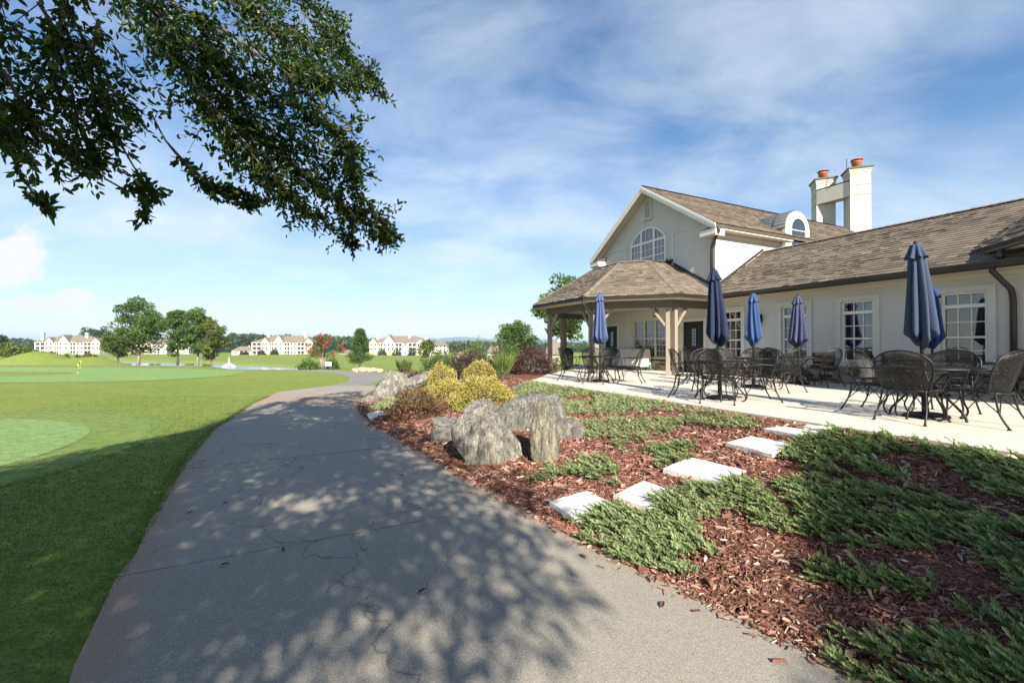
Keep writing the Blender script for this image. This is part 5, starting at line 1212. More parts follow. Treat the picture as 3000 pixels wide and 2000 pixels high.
def hull_rock(name, label, loc, rz, front, back, seed, rough=.05, mat='boulder'):
    from mathutils import noise as mn
    bm = bmesh.new()
    for p in front + back: bm.verts.new(p)
    bmesh.ops.convex_hull(bm, input=bm.verts[:]); loose = [v for v in bm.verts if not v.link_faces]; bmesh.ops.delete(bm, geom=loose, context='VERTS')
    for _ in range(5):
        ed = [e for e in bm.edges if e.calc_length() > .055]
        if not ed: break
        bmesh.ops.subdivide_edges(bm, edges=ed, cuts=1, smooth=0.); bmesh.ops.triangulate(bm, faces=[f for f in bm.faces if len(f.verts) > 3])
    for _ in range(1): bmesh.ops.smooth_vert(bm, verts=bm.verts[:], factor=.12, use_axis_x=True, use_axis_y=True, use_axis_z=True)
    bm.normal_update(); o = Vector((seed * 2.3, seed, seed * 1.9)); new = []
    for v in bm.verts:
        p = v.co; q = Vector((p.x * 2.6 + p.z * 1.2, p.y * 2.6, p.z * 1.6 - p.x * .9)) + o
        a = mn.fractal(p * 3.5 + o, 1., 2., 5) * rough * .45; b = mn.ridged_multi_fractal(Vector((p.x * 5 - p.z * 2.6, p.y * 5, p.z * 1.4 + p.x * 1.2)) + o, 1., 2.2, 4, 1., 2.)
        lay = abs(((p.z * .9 + p.x * .75 + .12 * mn.noise(p * 3 + o)) * 9) % 1 - .5) * rough * .35
        new.append(p + v.normal * (a - rough * .5 * max(0, b - 1.0) + lay))
    for v, p in zip(bm.verts, new): v.co = p
    for f in bm.faces: f.smooth = True
    me = bpy.data.meshes.new(name); bm.to_mesh(me); bm.free(); me.materials.append(M[mat]); ob = obj(name, me); ob.location = loc; ob.rotation_euler = (0, 0, rz); return tag(ob, label, 'boulder', 'boulders beside the path')
def lift(p, dz): return (p[0], p[1], p[2] + dz)
hull_rock('boulder', 'big leaning grey boulder nearest the path, sloping down to the right', (-.318, 5.75, .0), 0, [(-0.515, 0.1, 0.511), (-0.456, 0.12, 0.593), (-0.16, 0.22, 0.752), (-0.041, 0.25, 0.807), (0.096, 0.15, 0.643), (0.274, 0.05, 0.483), (0.424, -0.02, 0.306), (0.529, -0.05, 0.141), (0.328, -0.2, -0.009), (0.164, -0.24, -0.068), (-0.014, -0.24, -0.036), (-0.283, -0.15, 0.055), (-0.392, -0.05, 0.205), (-0.506, 0.05, 0.429), (-0.091, -0.16, 0.502), (0.091, -0.3, 0.182), (-0.228, -0.2, 0.365)], [(-0.38, 0.55, -0.1), (0.4, 0.5, -0.1), (-0.36, 0.5, 0.42), (-0.05, 0.5, 0.74), (0.15, 0.48, 0.55), (0.36, 0.42, 0.28)], 3, .055)
hull_rock('boulder', 'tall narrow upright slab of grey rock with a cracked foot', (.433, 5.45, .10), 0, [(0.013, 0.05, 0.81), (-0.156, 0.03, 0.762), (-0.195, 0, 0.658), (-0.173, -0.04, 0.507), (-0.173, -0.06, 0.351), (-0.208, -0.08, 0.117), (-0.104, -0.1, -0.013), (0.0, -0.12, -0.056), (0.1, -0.1, -0.048), (0.139, -0.05, 0.117), (0.186, 0, 0.178), (0.156, 0, 0.403), (0.104, 0.02, 0.554), (0.065, 0.04, 0.71), (-0.022, -0.13, 0.42), (0.0, -0.16, 0.117)], [(-0.12, 0.2, -0.1), (0.12, 0.2, -0.1), (-0.12, 0.18, 0.7), (0.02, 0.2, 0.8), (0.12, 0.18, 0.4), (-0.15, 0.2, 0.3)], 8, .04, 'boulder_tan')
hull_rock('boulder', 'broad flat topped boulder behind the upright slab', (.306, 7.0, .22), 0, [(-0.562, 0.1, 0.295), (-0.478, 0.15, 0.378), (-0.211, 0.3, 0.528), (0.05, 0.35, 0.562), (0.267, 0.3, 0.528), (0.45, 0.28, 0.55), (0.534, 0.2, 0.512), (0.556, 0.1, 0.378), (0.517, 0.05, 0.228), (0.556, 0, -0.067), (-0.017, -0.15, -0.095), (-0.417, -0.12, -0.095), (-0.595, 0.0, 0.044), (-0.195, -0.05, 0.239), (0.195, -0.05, 0.267)], [(-0.5, 0.7, -0.1), (0.5, 0.7, -0.1), (-0.4, 0.7, 0.35), (0.1, 0.75, 0.5), (0.45, 0.7, 0.45)], 12, .05, 'boulder_grey')
rock('boulder', 'low rounded boulder with rusty stain at the right of the rock group', (.86, 6.42, .26), (.30, .30, .25), (0, R(8), R(30)), 15, cuts=6, rough=.07)
rock('boulder', 'small jagged rock behind the big leaning boulder', (-.60, 8.3, .34), (.40, .28, .20), (R(10), R(-14), R(40)), 19, cuts=10)
rock('boulder', 'flat low rock between the bronze shrub and the boulders', (-1.18, 8.0, .15), (.32, .32, .15), (0, R(6), R(10)), 22, cuts=8, rough=.07)
rock('boulder', 'half buried pale rock at the left foot of the big boulder', (-1.02, 7.05, .10), (.30, .36, .17), (0, R(-8), R(60)), 25, cuts=7, rough=.07)
rock('boulder', 'rounded upright boulder at the top of the far rock group', (-3.72, 13.9, .42), (.40, .34, .46), (0, R(-8), R(10)), 31, cuts=8)
rock('boulder', 'pale boulder in front of the far rock group', (-3.52, 12.2, .22), (.38, .34, .42), (0, R(12), R(50)), 34, cuts=8)
rock('boulder', 'long flat sloping rock slab behind the far boulders', (-2.95, 13.9, .42), (.80, .42, .24), (R(6), R(-14), R(14)), 37, cuts=8, rough=.07)
rock('boulder', 'low dark striped rock at the edge of the path', (-3.85, 11.75, .08), (.26, .42, .16), (0, R(-10), R(-20)), 41, cuts=8, rough=.08)
rock('boulder', 'small flat rock lying between the far boulders', (-3.1, 12.6, .22), (.34, .30, .13), (0, 0, R(10)), 44, cuts=8, rough=.07)
rock('boulder', 'long pale flat rock with lime green cover behind the long slab', (-2.9, 16.4, .42), (.9, .5, .22), (R(5), R(-6), R(8)), 47, cuts=8, rough=.06)
for i, (x, y, s_) in enumerate(((-9.35, 25.9, .30), (-8.95, 25.75, .36), (-8.6, 25.9, .28), (-8.25, 25.7, .34), (-7.95, 25.85, .24), (-8.75, 26.1, .30))):
    rock('tan_rock', ('leftmost tan rock of the small heap beside the far road', 'largest tan rock of the heap beside the far road', 'middle front tan rock of the heap by the road', 'second tan rock from the right in the roadside heap', 'rightmost small tan rock of the roadside heap', 'tan rock at the back of the roadside heap')[i], (x, y, lz(x, y) + s_ * .25), (s_, s_ * .8, s_ * .55), (0, 0, i), 60 + i, 'tan_rock', 'tan rocks by the road', 7, .1, 'rock', 3)
def stepping_stones():
    labs = ['lowest pale stepping stone next to the path', 'second pale stepping stone up from the path', 'largest pale stepping stone in the middle of the row', 'fourth pale stepping stone, its right side under juniper', 'fifth stepping stone up, seen almost edge on', 'topmost stepping stone touching the terrace edge', 'pale flat stone at the path edge by the bronze shrub']
    Q = STONES
    for lab, q in zip(labs, Q):
        c = np.mean(q, 0); zc = float(bed_z(*c)) + .012; c3 = Vector(W(c[0], c[1], zc))
        bm = bmesh.new(); g = 7; rg = random.Random(int(c[0] * 100)); grid = {}
        for i in range(g):
            for j in range(g):
                a, b = i / (g - 1), j / (g - 1); u = (q[0][0] * (1 - a) + q[3][0] * a) * (1 - b) + (q[1][0] * (1 - a) + q[2][0] * a) * b; v = (q[0][1] * (1 - a) + q[3][1] * a) * (1 - b) + (q[1][1] * (1 - a) + q[2][1] * a) * b
                if i in (0, g - 1) or j in (0, g - 1): u += rg.uniform(-.004, .004); v += rg.uniform(-.004, .004)
                z = float(bed_z(u, v)) * .55 + zc * .45 + .030 + rg.uniform(-.004, .004); grid[i, j] = bm.verts.new(Vector(W(u, v, z)) - c3)
        for i in range(g - 1):
            for j in range(g - 1): bm.faces.new((grid[i, j], grid[i + 1, j], grid[i + 1, j + 1], grid[i, j + 1]))
        r = bmesh.ops.extrude_face_region(bm, geom=bm.faces[:]); 
        for e in r['geom']:
            if isinstance(e, bmesh.types.BMVert): e.co.z -= .065
        bmesh.ops.recalc_face_normals(bm, faces=bm.faces); me = bpy.data.meshes.new('stepping_stone'); bm.to_mesh(me); bm.free(); me.materials.append(M['flag'])
        o = obj('stepping_stone', me); o.location = c3; tag(o, lab, 'stepping stone', 'stepping stones up the bed')
stepping_stones()

# ------------------------------------------------------------------ shrubs of the bed
def sb(u_or_x, y): u, v = uv_of(u_or_x, y); return (u_or_x, y, float(bed_z(u, v)))
shrub('bronze_shrub', 'bronze and dark red spreading shrub at the path edge', sb(-1.95, 8.95), .56, .50, .60, 4200, .052, .026, 'bronze', group='shrubs in the bed', seed=1, lump=.2)
shrub('golden_shrub', 'largest golden leaved mound just behind the boulders', sb(-.60, 9.3), .72, .62, .68, 12000, .034, .022, 'gold', group='golden shrubs', seed=2, lump=.10, tip=.32)
shrub('golden_shrub', 'golden mound behind the bronze shrub, tinged orange', sb(-1.62, 10.7), .62, .58, .52, 9500, .036, .023, 'gold', group='golden shrubs', seed=3, lump=.10, tip=.32)
shrub('golden_shrub', 'golden mound highest in the bed below the purple bush', sb(-1.05, 14.2), .58, .55, .62, 4600, .042, .028, 'gold', group='golden shrubs', seed=4, lump=.09, tip=.32)
shrub('golden_shrub', 'slim golden shrub beside the green laurels at the left end', sb(-2.2, 13.5), .46, .6, .72, 3800, .042, .028, 'gold', group='golden shrubs', seed=5, lump=.10, tip=.32)
shrub('purple_shrub', 'dark purple rounded bush between two golden mounds', sb(-1.55, 15.3), .66, .6, .90, 3600, .075, .030, 'purple', group='purple shrubs', seed=6, lump=.2)
shrub('purple_shrub', 'large wide dark purple bush left of the pavilion posts', sb(.68, 15.6), .82, .66, .86, 5200, .075, .030, 'purple', group='purple shrubs', seed=7, lump=.2)
shrub('purple_shrub', 'small purple bush behind the spiky grass clump', sb(-.52, 16.2), .42, .42, .78, 1900, .075, .03, 'purple', group='purple shrubs', seed=8)
shrub('purple_shrub', 'purple bush growing around the far upright boulder', sb(-3.35, 14.6), .92, .42, .52, 3400, .07, .028, 'purple', group='purple shrubs', seed=9, lump=.25)
shrub('laurel_shrub', 'green leafy laurel bush at the left end of the planting', sb(-2.9, 18.2), .82, .7, 1.02, 3800, .09, .038, 'laurel', group='green laurels', seed=10, lump=.22)
shrub('laurel_shrub', 'light green laurel bush behind the purple and golden shrubs', sb(-1.5, 18.4), .85, .7, 1.12, 3600, .09, .038, 'laurel', group='green laurels', seed=11, lump=.22)
shrub('laurel_shrub', 'tall light green laurel behind the spiky grass', sb(-.25, 19), .85, .7, 1.36, 3600, .09, .038, 'laurel', group='green laurels', seed=12, lump=.24)
shrub('laurel_shrub', 'dark green bush in shade below the round tree', sb(.8, 20), .95, .7, 1.42, 2600, .10, .045, 'tree_leaf', group='green laurels', seed=13, lump=.2)
shrub('wispy_shrub', 'thin wispy green shrub reaching up above the laurels', sb(-1.7, 19.6), .55, .45, 1.42, 1300, .12, .04, 'laurel', seed=14, lump=.25, spread=.6)
shrub('low_shrub', 'small grey green perennial tuft at the foot of the golden mound', sb(-1.25, 12.4), .30, .28, .36, 900, .07, .014, 'juniper', group='small tufts', seed=15, spread=.5)
shrub('low_shrub', 'small dark green tuft on the mulch near the terrace tip', sb(-.32, 13.3), .28, .24, .32, 800, .07, .014, 'laurel', group='small tufts', seed=16, spread=.5)
shrub('low_shrub', 'wispy green tuft beside the long rock slab', sb(-2.25, 11.9), .26, .22, .34, 700, .08, .012, 'laurel', group='small tufts', seed=17, spread=.5)
shrub('low_shrub', 'light green plant at the foot of the left pavilion post', sb(1.72, 16.9), .28, .3, .62, 700, .10, .02, 'spike', group='small tufts', seed=18, spread=.5)
shrub('low_shrub', 'lime green ground cover on the flat rock by the road', sb(-2.95, 16.1), .7, .35, .30, 1600, .04, .02, 'spike', group='small tufts', seed=19)
def spiky(label, base, n, h, sp, seed, mat='spike', group=None, wd=.018):
    rg = np.random.default_rng(seed); base = np.array(base); a = rg.uniform(0, 6.283, n); t = rg.uniform(.05, .8, n) ** .8 * sp
    P = base + np.stack([np.cos(a), np.sin(a), np.zeros(n)], 1) * rg.uniform(0, .14, n)[:, None]
    D = unit(np.stack([np.cos(a) * t, np.sin(a) * t, np.ones(n)], 1)); root = empty('spiky_grass', base, 0, label, 'ornamental grass', group)
    leaf_obj('blades', P, D, h * rg.uniform(.55, 1.1, n), wd, M[mat], rg.normal(.5, .22, n).clip(0, 1), root, True, .3, None, base); return root
spiky('light green clump of long spiky leaves between the purple bushes', sb(-.28, 14.9), 300, .85, .8, 3)
for i, (x, y) in enumerate(((-6.4, 26.2), (-5.2, 26.5), (-4.2, 26.4), (-3.1, 26.2), (-6.9, 26.8), (-2.2, 26.0))):
    spiky('soft green grass tuft in the bed across the road', (x, y, lz(x, y)), 160, .8, .7, 30 + i, 'laurel', 'grass tufts across the road', .03)

# ------------------------------------------------------------------ garden furniture
def make_chair():
    root = empty('patio_chair')
    def half(t):  # half width of the back at height t (0..1)
        return (.235 + .075 * math.sin(min(1, t / .62) * math.pi / 2)) if t < .62 else .31 * math.sqrt(max(0, 1 - ((t - .62) / .38) ** 2))
    def bp(s, t):
        w = half(t); return (w * s, -.235 - .15 * t + .105 * s * s * (.55 + .45 * min(1, w / .3)), .415 + .515 * t)
    nt, ns = 16, 10; ts = [1 - (1 - i / nt) ** 1.6 for i in range(nt)] + [.9985]
    V = [bp(-1 + 2 * k / ns, t) for t in ts for k in range(ns + 1)]
    F = [(i * (ns + 1) + k, i * (ns + 1) + k + 1, (i + 1) * (ns + 1) + k + 1, (i + 1) * (ns + 1) + k) for i in range(nt) for k in range(ns)]
    obj('backrest', np_mesh('backrest', V, [np.array(F)], M['mesh'], smooth=True), root)
    rim = [bp(-1, t) for t in ts] + [bp(1, t) for t in ts[::-1]]
    MB().tube(rim, .0115, 6).build('back_frame', M['black_iron'], root, smooth=True)
    def sp(r, a):
        x = .255 * math.cos(a); y = .245 * math.sin(a); k = (abs(math.cos(a)) ** 3.2 + abs(math.sin(a)) ** 3.2) ** (-1 / 3.2); return (x * r * k * (1.0 + .06 * math.sin(a)), y * r * k, .425 - .018 * (1 - r) + .012 * math.sin(a))
    V = [(0, 0, .405)] + [sp(r / 4, 2 * math.pi * k / 24) for r in (1, 2, 3, 4) for k in range(24)]
    F4 = [(1 + r * 24 + k, 1 + r * 24 + (k + 1) % 24, 1 + (r + 1) * 24 + (k + 1) % 24, 1 + (r + 1) * 24 + k) for r in range(3) for k in range(24)]; F3 = [(0, 1 + k, 1 + (k + 1) % 24) for k in range(24)]
    seat = obj('seat', np_mesh('seat', V, [F4, F3], M['mesh'], smooth=True), root)
    ring = [sp(1, 2 * math.pi * k / 24) for k in range(25)]; MB().tube(ring, .011, 6).build('seat_rim', M['black_iron'], seat, smooth=True)
    for s in (-1, 1):
        arm = smooth_pts([bp(s, .46), (s * .315, -.10, .655), (s * .325, .08, .662), (s * .315, .20, .635), (s * .285, .20, .53), (s * .25, .18, .43)], 4)
        MB().tube(arm, .0105, 6).build('armrest', M['black_iron'], root, smooth=True)
        fl = smooth_pts([(s * .235, .19, .425), (s * .25, .27, .37), (s * .262, .275, .24), (s * .268, .235, .12), (s * .272, .27, .03), (s * .275, .32, .008)], 4); MB().tube(fl, .012, 6).build('leg', M['black_iron'], root, smooth=True)
        rl = smooth_pts([(s * .225, -.20, .425), (s * .235, -.215, .30), (s * .25, -.25, .16), (s * .265, -.33, .012)], 4); mm = MB().tube(rl, .012, 6)
        mm.lathe([(.022, .0), (.022, .012)], 8, (s * .265, -.33)); mm.build('leg', M['black_iron'], root, smooth=True)
        br = smooth_pts([(s * .248, -.25, .17), (s * .235, -.12, .30), (s * .225, .02, .405)], 4); mm = MB().tube(br, .007, 5); br = smooth_pts([(s * .266, .235, .15), (s * .248, .12, .31), (s * .23, 0, .408)], 4); mm.tube(br, .007, 5); mm.build('brace', M['black_iron'], root)
    br = smooth_pts([(-.245, -.245, .18), (-.12, -.215, .36), (0, -.21, .412), (.12, -.215, .36), (.245, -.245, .18)], 4); MB().tube(br, .007, 5).build('brace', M['black_iron'], root)
    return root
def make_table():
    root = empty('patio_table'); r = .565; z = .70; n = 48
    V = [(0, 0, z)] + [(r * k / 4 * math.cos(2 * math.pi * i / n), r * k / 4 * math.sin(2 * math.pi * i / n), z) for k in (1, 2, 3, 4) for i in range(n)]
    F4 = [(1 + k * n + i, 1 + k * n + (i + 1) % n, 1 + (k + 1) * n + (i + 1) % n, 1 + (k + 1) * n + i) for k in range(3) for i in range(n)]; F3 = [(0, 1 + i, 1 + (i + 1) % n) for i in range(n)]
    top = obj('tabletop', np_mesh('tabletop', V, [F4, F3], M['mesh']), root)
    MB().tube([(r * math.cos(2 * math.pi * i / n), r * math.sin(2 * math.pi * i / n), z - .012) for i in range(n + 1)], .016, 6, False).build('rim', M['black_iron'], top, smooth=True)
    mm = MB()
    for k in range(4): a = k * math.pi / 4; mm.tube([(-r * math.cos(a), -r * math.sin(a), z - .022), (r * math.cos(a), r * math.sin(a), z - .022)], .008, 5)
    mm.build('support_bar', M['black_iron'], top)
    for k in range(4):
        a = k * math.pi / 2 + .35; c, s = math.cos(a), math.sin(a)
        MB().tube(smooth_pts([(c * .30, s * .30, z - .02), (c * .12, s * .12, .50), (c * .12, s * .12, .42), (c * .38, s * .38, .12), (c * .42, s * .42, .03), (c * .425, s * .425, 0)], 4), .015, 6).build('leg', M['black_iron'], root, smooth=True)
    MB().tube([(.17 * math.cos(2 * math.pi * i / 24), .17 * math.sin(2 * math.pi * i / 24), .36) for i in range(25)], .009, 5, False).build('stretcher_ring', M['black_iron'], root, smooth=True)
    MB().tube([(.055 * math.cos(2 * math.pi * i / 16), .055 * math.sin(2 * math.pi * i / 16), z - .01) for i in range(17)], .01, 5, False).build('umbrella_collar', M['black_iron'], root, smooth=True)
    return root
def make_umbrella(label, loc, h, hem, rad, mat, seed, lean=(0, 0), twist=0.):
    rg = random.Random(seed); root = empty('patio_umbrella', loc, 0 if lean[1] else rg.uniform(0, 6), label, 'umbrella', 'closed blue umbrellas'); root.rotation_euler.x = lean[0]; root.rotation_euler.y = lean[1]
    MB().tube([(0, 0, .02), (0, 0, h - .03)], .021, 10).build('pole', M['black_iron'], root, smooth=True)
    MB().lathe([(.25, 0), (.25, .03), (.20, .055), (.04, .075), (.035, .30), (.024, .31)], 28).build('base', M['black_iron'], root, smooth=True)
    n, k = 96, 26; ph = [rg.uniform(-.35, .35) for _ in range(8)]; dep = [rg.uniform(.75, 1.25) for _ in range(8)]
    def fold(t, a, amp):
        q = a / (2 * math.pi) * 8; i = int(q) % 8; f = q - int(q)
        lobe = dep[i] * (1 - abs(2 * f - 1 + ph[i]) ** 1.6 if abs(2 * f - 1 + ph[i]) < 1 else 0); return 1 - amp + amp * 1.30 * lobe
    V = []
    zt = h - .15
    for i in range(k + 1):
        t = i / k; r = .085 + (rad - .085) * (t ** .95)
        for j in range(n):
            a = 2 * math.pi * j / n; aa = a + twist * t + .10 * math.sin(3 * t + a * 2); amp = .30 + .26 * t
            rr = r * fold(t, (aa + 50) % (2 * math.pi), amp); 
            zz = zt + (hem - zt) * t + (-.05 * (dep[int(a / (2 * math.pi) * 8) % 8] - 1) * 2 + .05 * math.sin(8 * a + 1) + .03 * math.sin(3 * a + seed)) * max(0, (t - .75) * 4)
            V.append((rr * math.cos(a), rr * math.sin(a), zz))
    # underside tuck: cloth turns in and hangs lower in the middle
    for t, f, dz in ((1, .86, -.03), (2, .62, -.075), (3, .34, -.10), (4, .12, -.09)):
        for j in range(n): x, y, z = V[k * n + j]; V.append((x * f, y * f, z + dz * (1 + .35 * math.sin(5 * 2 * math.pi * j / n + seed))))
    rows = k + 5; F = [(i * n + j, i * n + (j + 1) % n, (i + 1) * n + (j + 1) % n, (i + 1) * n + j) for i in range(rows - 1) for j in range(n)]
    can = obj('canopy', np_mesh('canopy', V, [np.array(F)], M[mat], smooth=True), root)
    V = []; kk = 8
    for i in range(kk + 1):
        t = i / kk; r = .060 + .052 * t ** 1.2
        for j in range(n):
            a = 2 * math.pi * j / n; rr = r * (1 + (.05 + .20 * t) * math.sin(8 * a + seed)); V.append((rr * math.cos(a), rr * math.sin(a), h - .02 - .19 * t + .012 * t * math.sin(8 * a + 1.2 + seed)))
    F = [(i * n + j, i * n + (j + 1) % n, (i + 1) * n + (j + 1) % n, (i + 1) * n + j) for i in range(kk) for j in range(n)]
    V.append((0, 0, h)); F3 = [(len(V) - 1, (j + 1) % n, j) for j in range(n)]
    obj('top_vent', np_mesh('top_vent', V, [np.array(F), np.array(F3)], M[mat], smooth=True), can)
    MB().lathe([(.02, h - .01), (.024, h + .012), (.008, h + .03)], 10).build('finial', M['black_iron'], root, smooth=True)
    mm = MB()
    for q in range(3): a = rg.uniform(0, 6.28); mm.tube([(rad * .5 * math.cos(a), rad * .5 * math.sin(a), hem - .02), (.03 * math.cos(a), .03 * math.sin(a), hem + .3)], .007, 5)
    mm.build('rib', M['black_iron'], root)
    return root
UMB = [  # u, v, height, hem height, radius, cloth, label, lean
 (2.92, 7.75, 2.42, 1.17, .168, 'fabric_slate', 'tall slate blue closed umbrella in front, tallest at the right', (0, R(-3.0))),
 (4.15, 11.3, 2.16, 1.10, .16, 'fabric_royal', 'royal blue closed umbrella half hidden behind the slate blue one', (0, 0)),
 (5.57, 6.96, 2.42, 1.17, .180, 'fabric_navy', 'dark navy closed umbrella tilting beside the pavilion', (0, R(-2.8))),
 (6.78, 9.61, 2.24, 1.16, .160, 'fabric_blue', 'bright blue closed umbrella in front of the wall lantern', (0, 0)),
 (6.85, 11.45, 2.28, 1.12, .205, 'fabric_lilac', 'greyish lilac striped closed umbrella by the second window', (0, 0)),
 (9.59, 7.24, 2.42, 1.18, .205, 'fabric_faded', 'pale faded blue closed umbrella in front of the pavilion', (0, 0))]
chair0 = make_chair(); table0 = make_table(); used = {'c': False, 't': False}
TLAB = ['round black mesh table at the front under the slate blue umbrella', 'round black table by the wall under the royal blue umbrella', 'round black mesh table under the dark navy umbrella', 'round black table under the bright blue umbrella', 'round black table close to the wall under the lilac umbrella', 'round black table under the pale faded umbrella by the pavilion']
for i, (u, v, h, hem, rad, mt, lab, lean) in enumerate(UMB):
    make_umbrella(lab, W(u, v, TZ), h, hem, rad, mt, 11 + i, lean, .3 * (-1) ** i)
    t = table0 if not used['t'] else copy_tree(table0); used['t'] = True
    t.location = W(u, v, TZ); t.rotation_euler = (0, 0, .4 * i); tag(t, TLAB[i], 'table', 'round terrace tables')
CH = [  # u, v, facing du, dv, label
 (2.87, 7.22, 0, 1, 'black mesh chair with its back to the viewer at the front table'),
 (3.56, 7.88, -1, -.05, 'sunlit mesh chair at the left side of the front table'),
 (2.36, 7.72, 1, .06, 'mesh chair at the right picture edge, facing left to the front table'),
 (2.98, 8.50, 0, -1, 'mesh chair on the far side of the front table, facing the viewer'),
 (4.95, 11.15, -1, .1, 'dark mesh chair left of the table under the royal blue umbrella'),
 (3.72, 10.72, .5, .6, 'mesh chair just behind the front table, below the right hand window'),
 (3.45, 11.78, .9, -.4, 'shaded mesh chair against the wall by the downpipe'),
 (3.08, 11.05, 1, .15, 'shaded mesh chair nearest the right hand downpipe'),
 (5.27, 6.52, .59, .8, 'black mesh chair seen from behind at the navy umbrella table'),
 (6.03, 6.66, -.83, .55, 'mesh chair seen side on at the left of the navy umbrella table'),
 (5.14, 7.36, .60, -.80, 'mesh chair turned left at the right of the navy umbrella table'),
 (6.28, 7.50, -.73, -.55, 'sunlit mesh chair facing the viewer behind the navy umbrella table'),
 (7.85, 9.0, -.87, .5, 'mesh chair left of the bright blue umbrella, near the dark door'),
 (7.62, 9.78, -.95, -.2, 'mesh chair behind the navy umbrella pole, facing right'),
 (7.22, 10.28, -.5, -.86, 'mesh chair on the far side of the bright blue umbrella table'),
 (5.92, 9.38, 1, .1, 'mesh chair turned left on the near side of the bright blue umbrella table'),
 (6.92, 10.72, 0, 1, 'mesh chair with its back to the viewer at the lilac umbrella table'),
 (7.48, 11.6, -1, -.15, 'light mesh chair left of the lilac umbrella below the window'),
 (6.22, 11.40, 1, .15, 'dark mesh chair right of the lilac umbrella in front of the stone wall'),
 (10.42, 6.84, -.68, .73, 'sunlit mesh chair at the far left end of the terrace'),
 (9.26, 6.86, .62, .75, 'mesh chair seen from behind at the pale umbrella table'),
 (9.06, 7.86, .77, -.64, 'mesh chair seen side on at the right of the pale umbrella table'),
 (10.15, 7.95, -.62, -.78, 'mesh chair on the far side of the pale umbrella table')]
for i, (u, v, du, dv, lab) in enumerate(CH):
    c = chair0 if not used['c'] else copy_tree(chair0); used['c'] = True
    wx, wy = -SA * du + CA * dv, CA * du + SA * dv
    c.location = W(u, v, TZ); c.rotation_euler = (0, 0, math.atan2(wy, wx) - math.pi / 2); tag(c, lab, 'chair', 'black mesh terrace chairs')
def covered_bench():
    u0, u1, v0, v1 = 13.25, 14.7, 11.75, 12.48; base = W(u0, v0, TZ); root = empty('covered_bench', base, 0, 'bench under a pale protective cover beneath the triple window', 'bench')
    def T(u, v, z): w = W(u, v, TZ + z); return (w[0] - base[0], w[1] - base[1], z)
    n = 14; V = []; F = []; rg = random.Random(3)
    prof = [(v0, .14), (v0 - .03, .30), (v0 + .02, .44), (v0 + .10, .50), (v0 + .30, .70), (v0 + .42, .83), (v0 + .55, .86), (v1, .84), (v1 + .02, .5), (v1, .14)]
    m = MB(T); rows = []
    for i in range(n + 1):
        t = i / n; u = u0 + (u1 - u0) * t; row = []
        for j, (v, z) in enumerate(prof): row.append((u + .012 * math.sin(j * 2.1 + i), v + .015 * math.sin(i * 1.7 + j), z + (.018 * math.sin(i * 1.1 + j * .8) if 1 < j < 8 else 0)))
        rows.append(row)
    k = len(prof); vs = [p for r in rows for p in r]; fs = [(i * k + j, i * k + j + 1, (i + 1) * k + j + 1, (i + 1) * k + j) for i in range(n) for j in range(k - 1)] + [tuple(range(k)), tuple(n * k + j for j in range(k))]
    m.add(vs, fs).build('cover', M['cover'], root, smooth=False)
    MB(T).box(u0 + .02, u1 - .02, v0 + .01, v1 - .01, .0, .139).build('dark_hem', M['cover_dark'], root)
covered_bench()
def small_things():
    r = empty('litter_bin', W(15.1, 9.75, TZ), 0, 'black rounded litter bin beside the left pavilion post', 'bin')
    MB().lathe([(.22, 0), (.24, .05), (.24, .62), (.25, .63), (.25, .70)], 20).build('body', M['bin'], r, smooth=True)
    MB().lathe([(.26, .701), (.25, .76), (.16, .86), (.03, .90)], 20).build('lid', M['bin'], r, smooth=True)
    r = empty('rope_post', W(12.75, 9.75, TZ), 0, 'slim black post standing behind the pale umbrella table', 'post')
    MB().lathe([(.035, .03), (.035, .80), (.05, .81), (.05, .84), (.01, .86)], 10).build('shaft', M['black_iron'], r); MB().lathe([(.13, 0), (.13, .02), (.04, .03)], 16).build('foot', M['black_iron'], r)
    r = empty('green_canister', W(12.95, 12.2, TZ), 0, 'small green canister at the end of the covered bench', 'canister')
    g = plain('green_plastic', (.03, .16, .10), .4, .4); MB().lathe([(.05, 0), (.055, .02), (.055, .22), (.03, .26)], 14).build('body', g, r, smooth=True); MB().lathe([(.03, .261), (.03, .30)], 12).build('cap', M['sign'], r)
    r = empty('white_cap_light', W(5.9, 12.25, TZ), 0, 'small white dome light on the ground by the stone wall', 'light')
    MB().lathe([(.07, .05), (.075, .10), (.06, .14), (.01, .165)], 14).build('dome', M['sign'], r, smooth=True); MB().lathe([(.02, 0), (.02, .049)], 8).build('stem', M['black_iron'], r)
small_things()

# ------------------------------------------------------------------ across the lawn: trees, fountain, pins, sign
def far(px, d): return (px - 1500) / 1260 * d
def ftree(name, label, px, d, h, cr, n, ln, mat, tr, seed, **k):
    x = far(px, d); return tree(name, label, (x, d, lz(x, d)), h, cr, n, ln, mat, tr, seed=seed, **k)
ROW = 'trees along the pond'
ftree('row_tree', 'small yellowish tree at the left end of the row by the pond', 344, 97, 8.9, 2.9, 5200, .42, 'olive_leaf', .20, 1, group=ROW, crown_lo=.30, clumps=34)
ftree('row_tree', 'tallest broad green tree in the row by the pond', 405, 99, 15.2, 5.0, 11000, .46, 'tree_leaf', .27, 2, group=ROW, bark='pale_bark', clumps=64, crown_lo=.18)
ftree('row_tree', 'slender green tree in the middle of the pond row', 520, 97, 13.4, 3.2, 7000, .44, 'tree_leaf', .2, 3, group=ROW, clumps=48, crown_lo=.19)
ftree('row_tree', 'tall narrow green tree second from the fountain', 580, 98, 14.2, 3.0, 7000, .44, 'tree_leaf', .22, 4, group=ROW, bark='pale_bark', clumps=50, crown_lo=.18)
ftree('row_tree', 'olive green tree nearest the fountain', 620, 97, 11.2, 2.9, 5600, .42, 'olive_leaf', .18, 5, group=ROW, bark='pale_bark', clumps=42, crown_lo=.17)
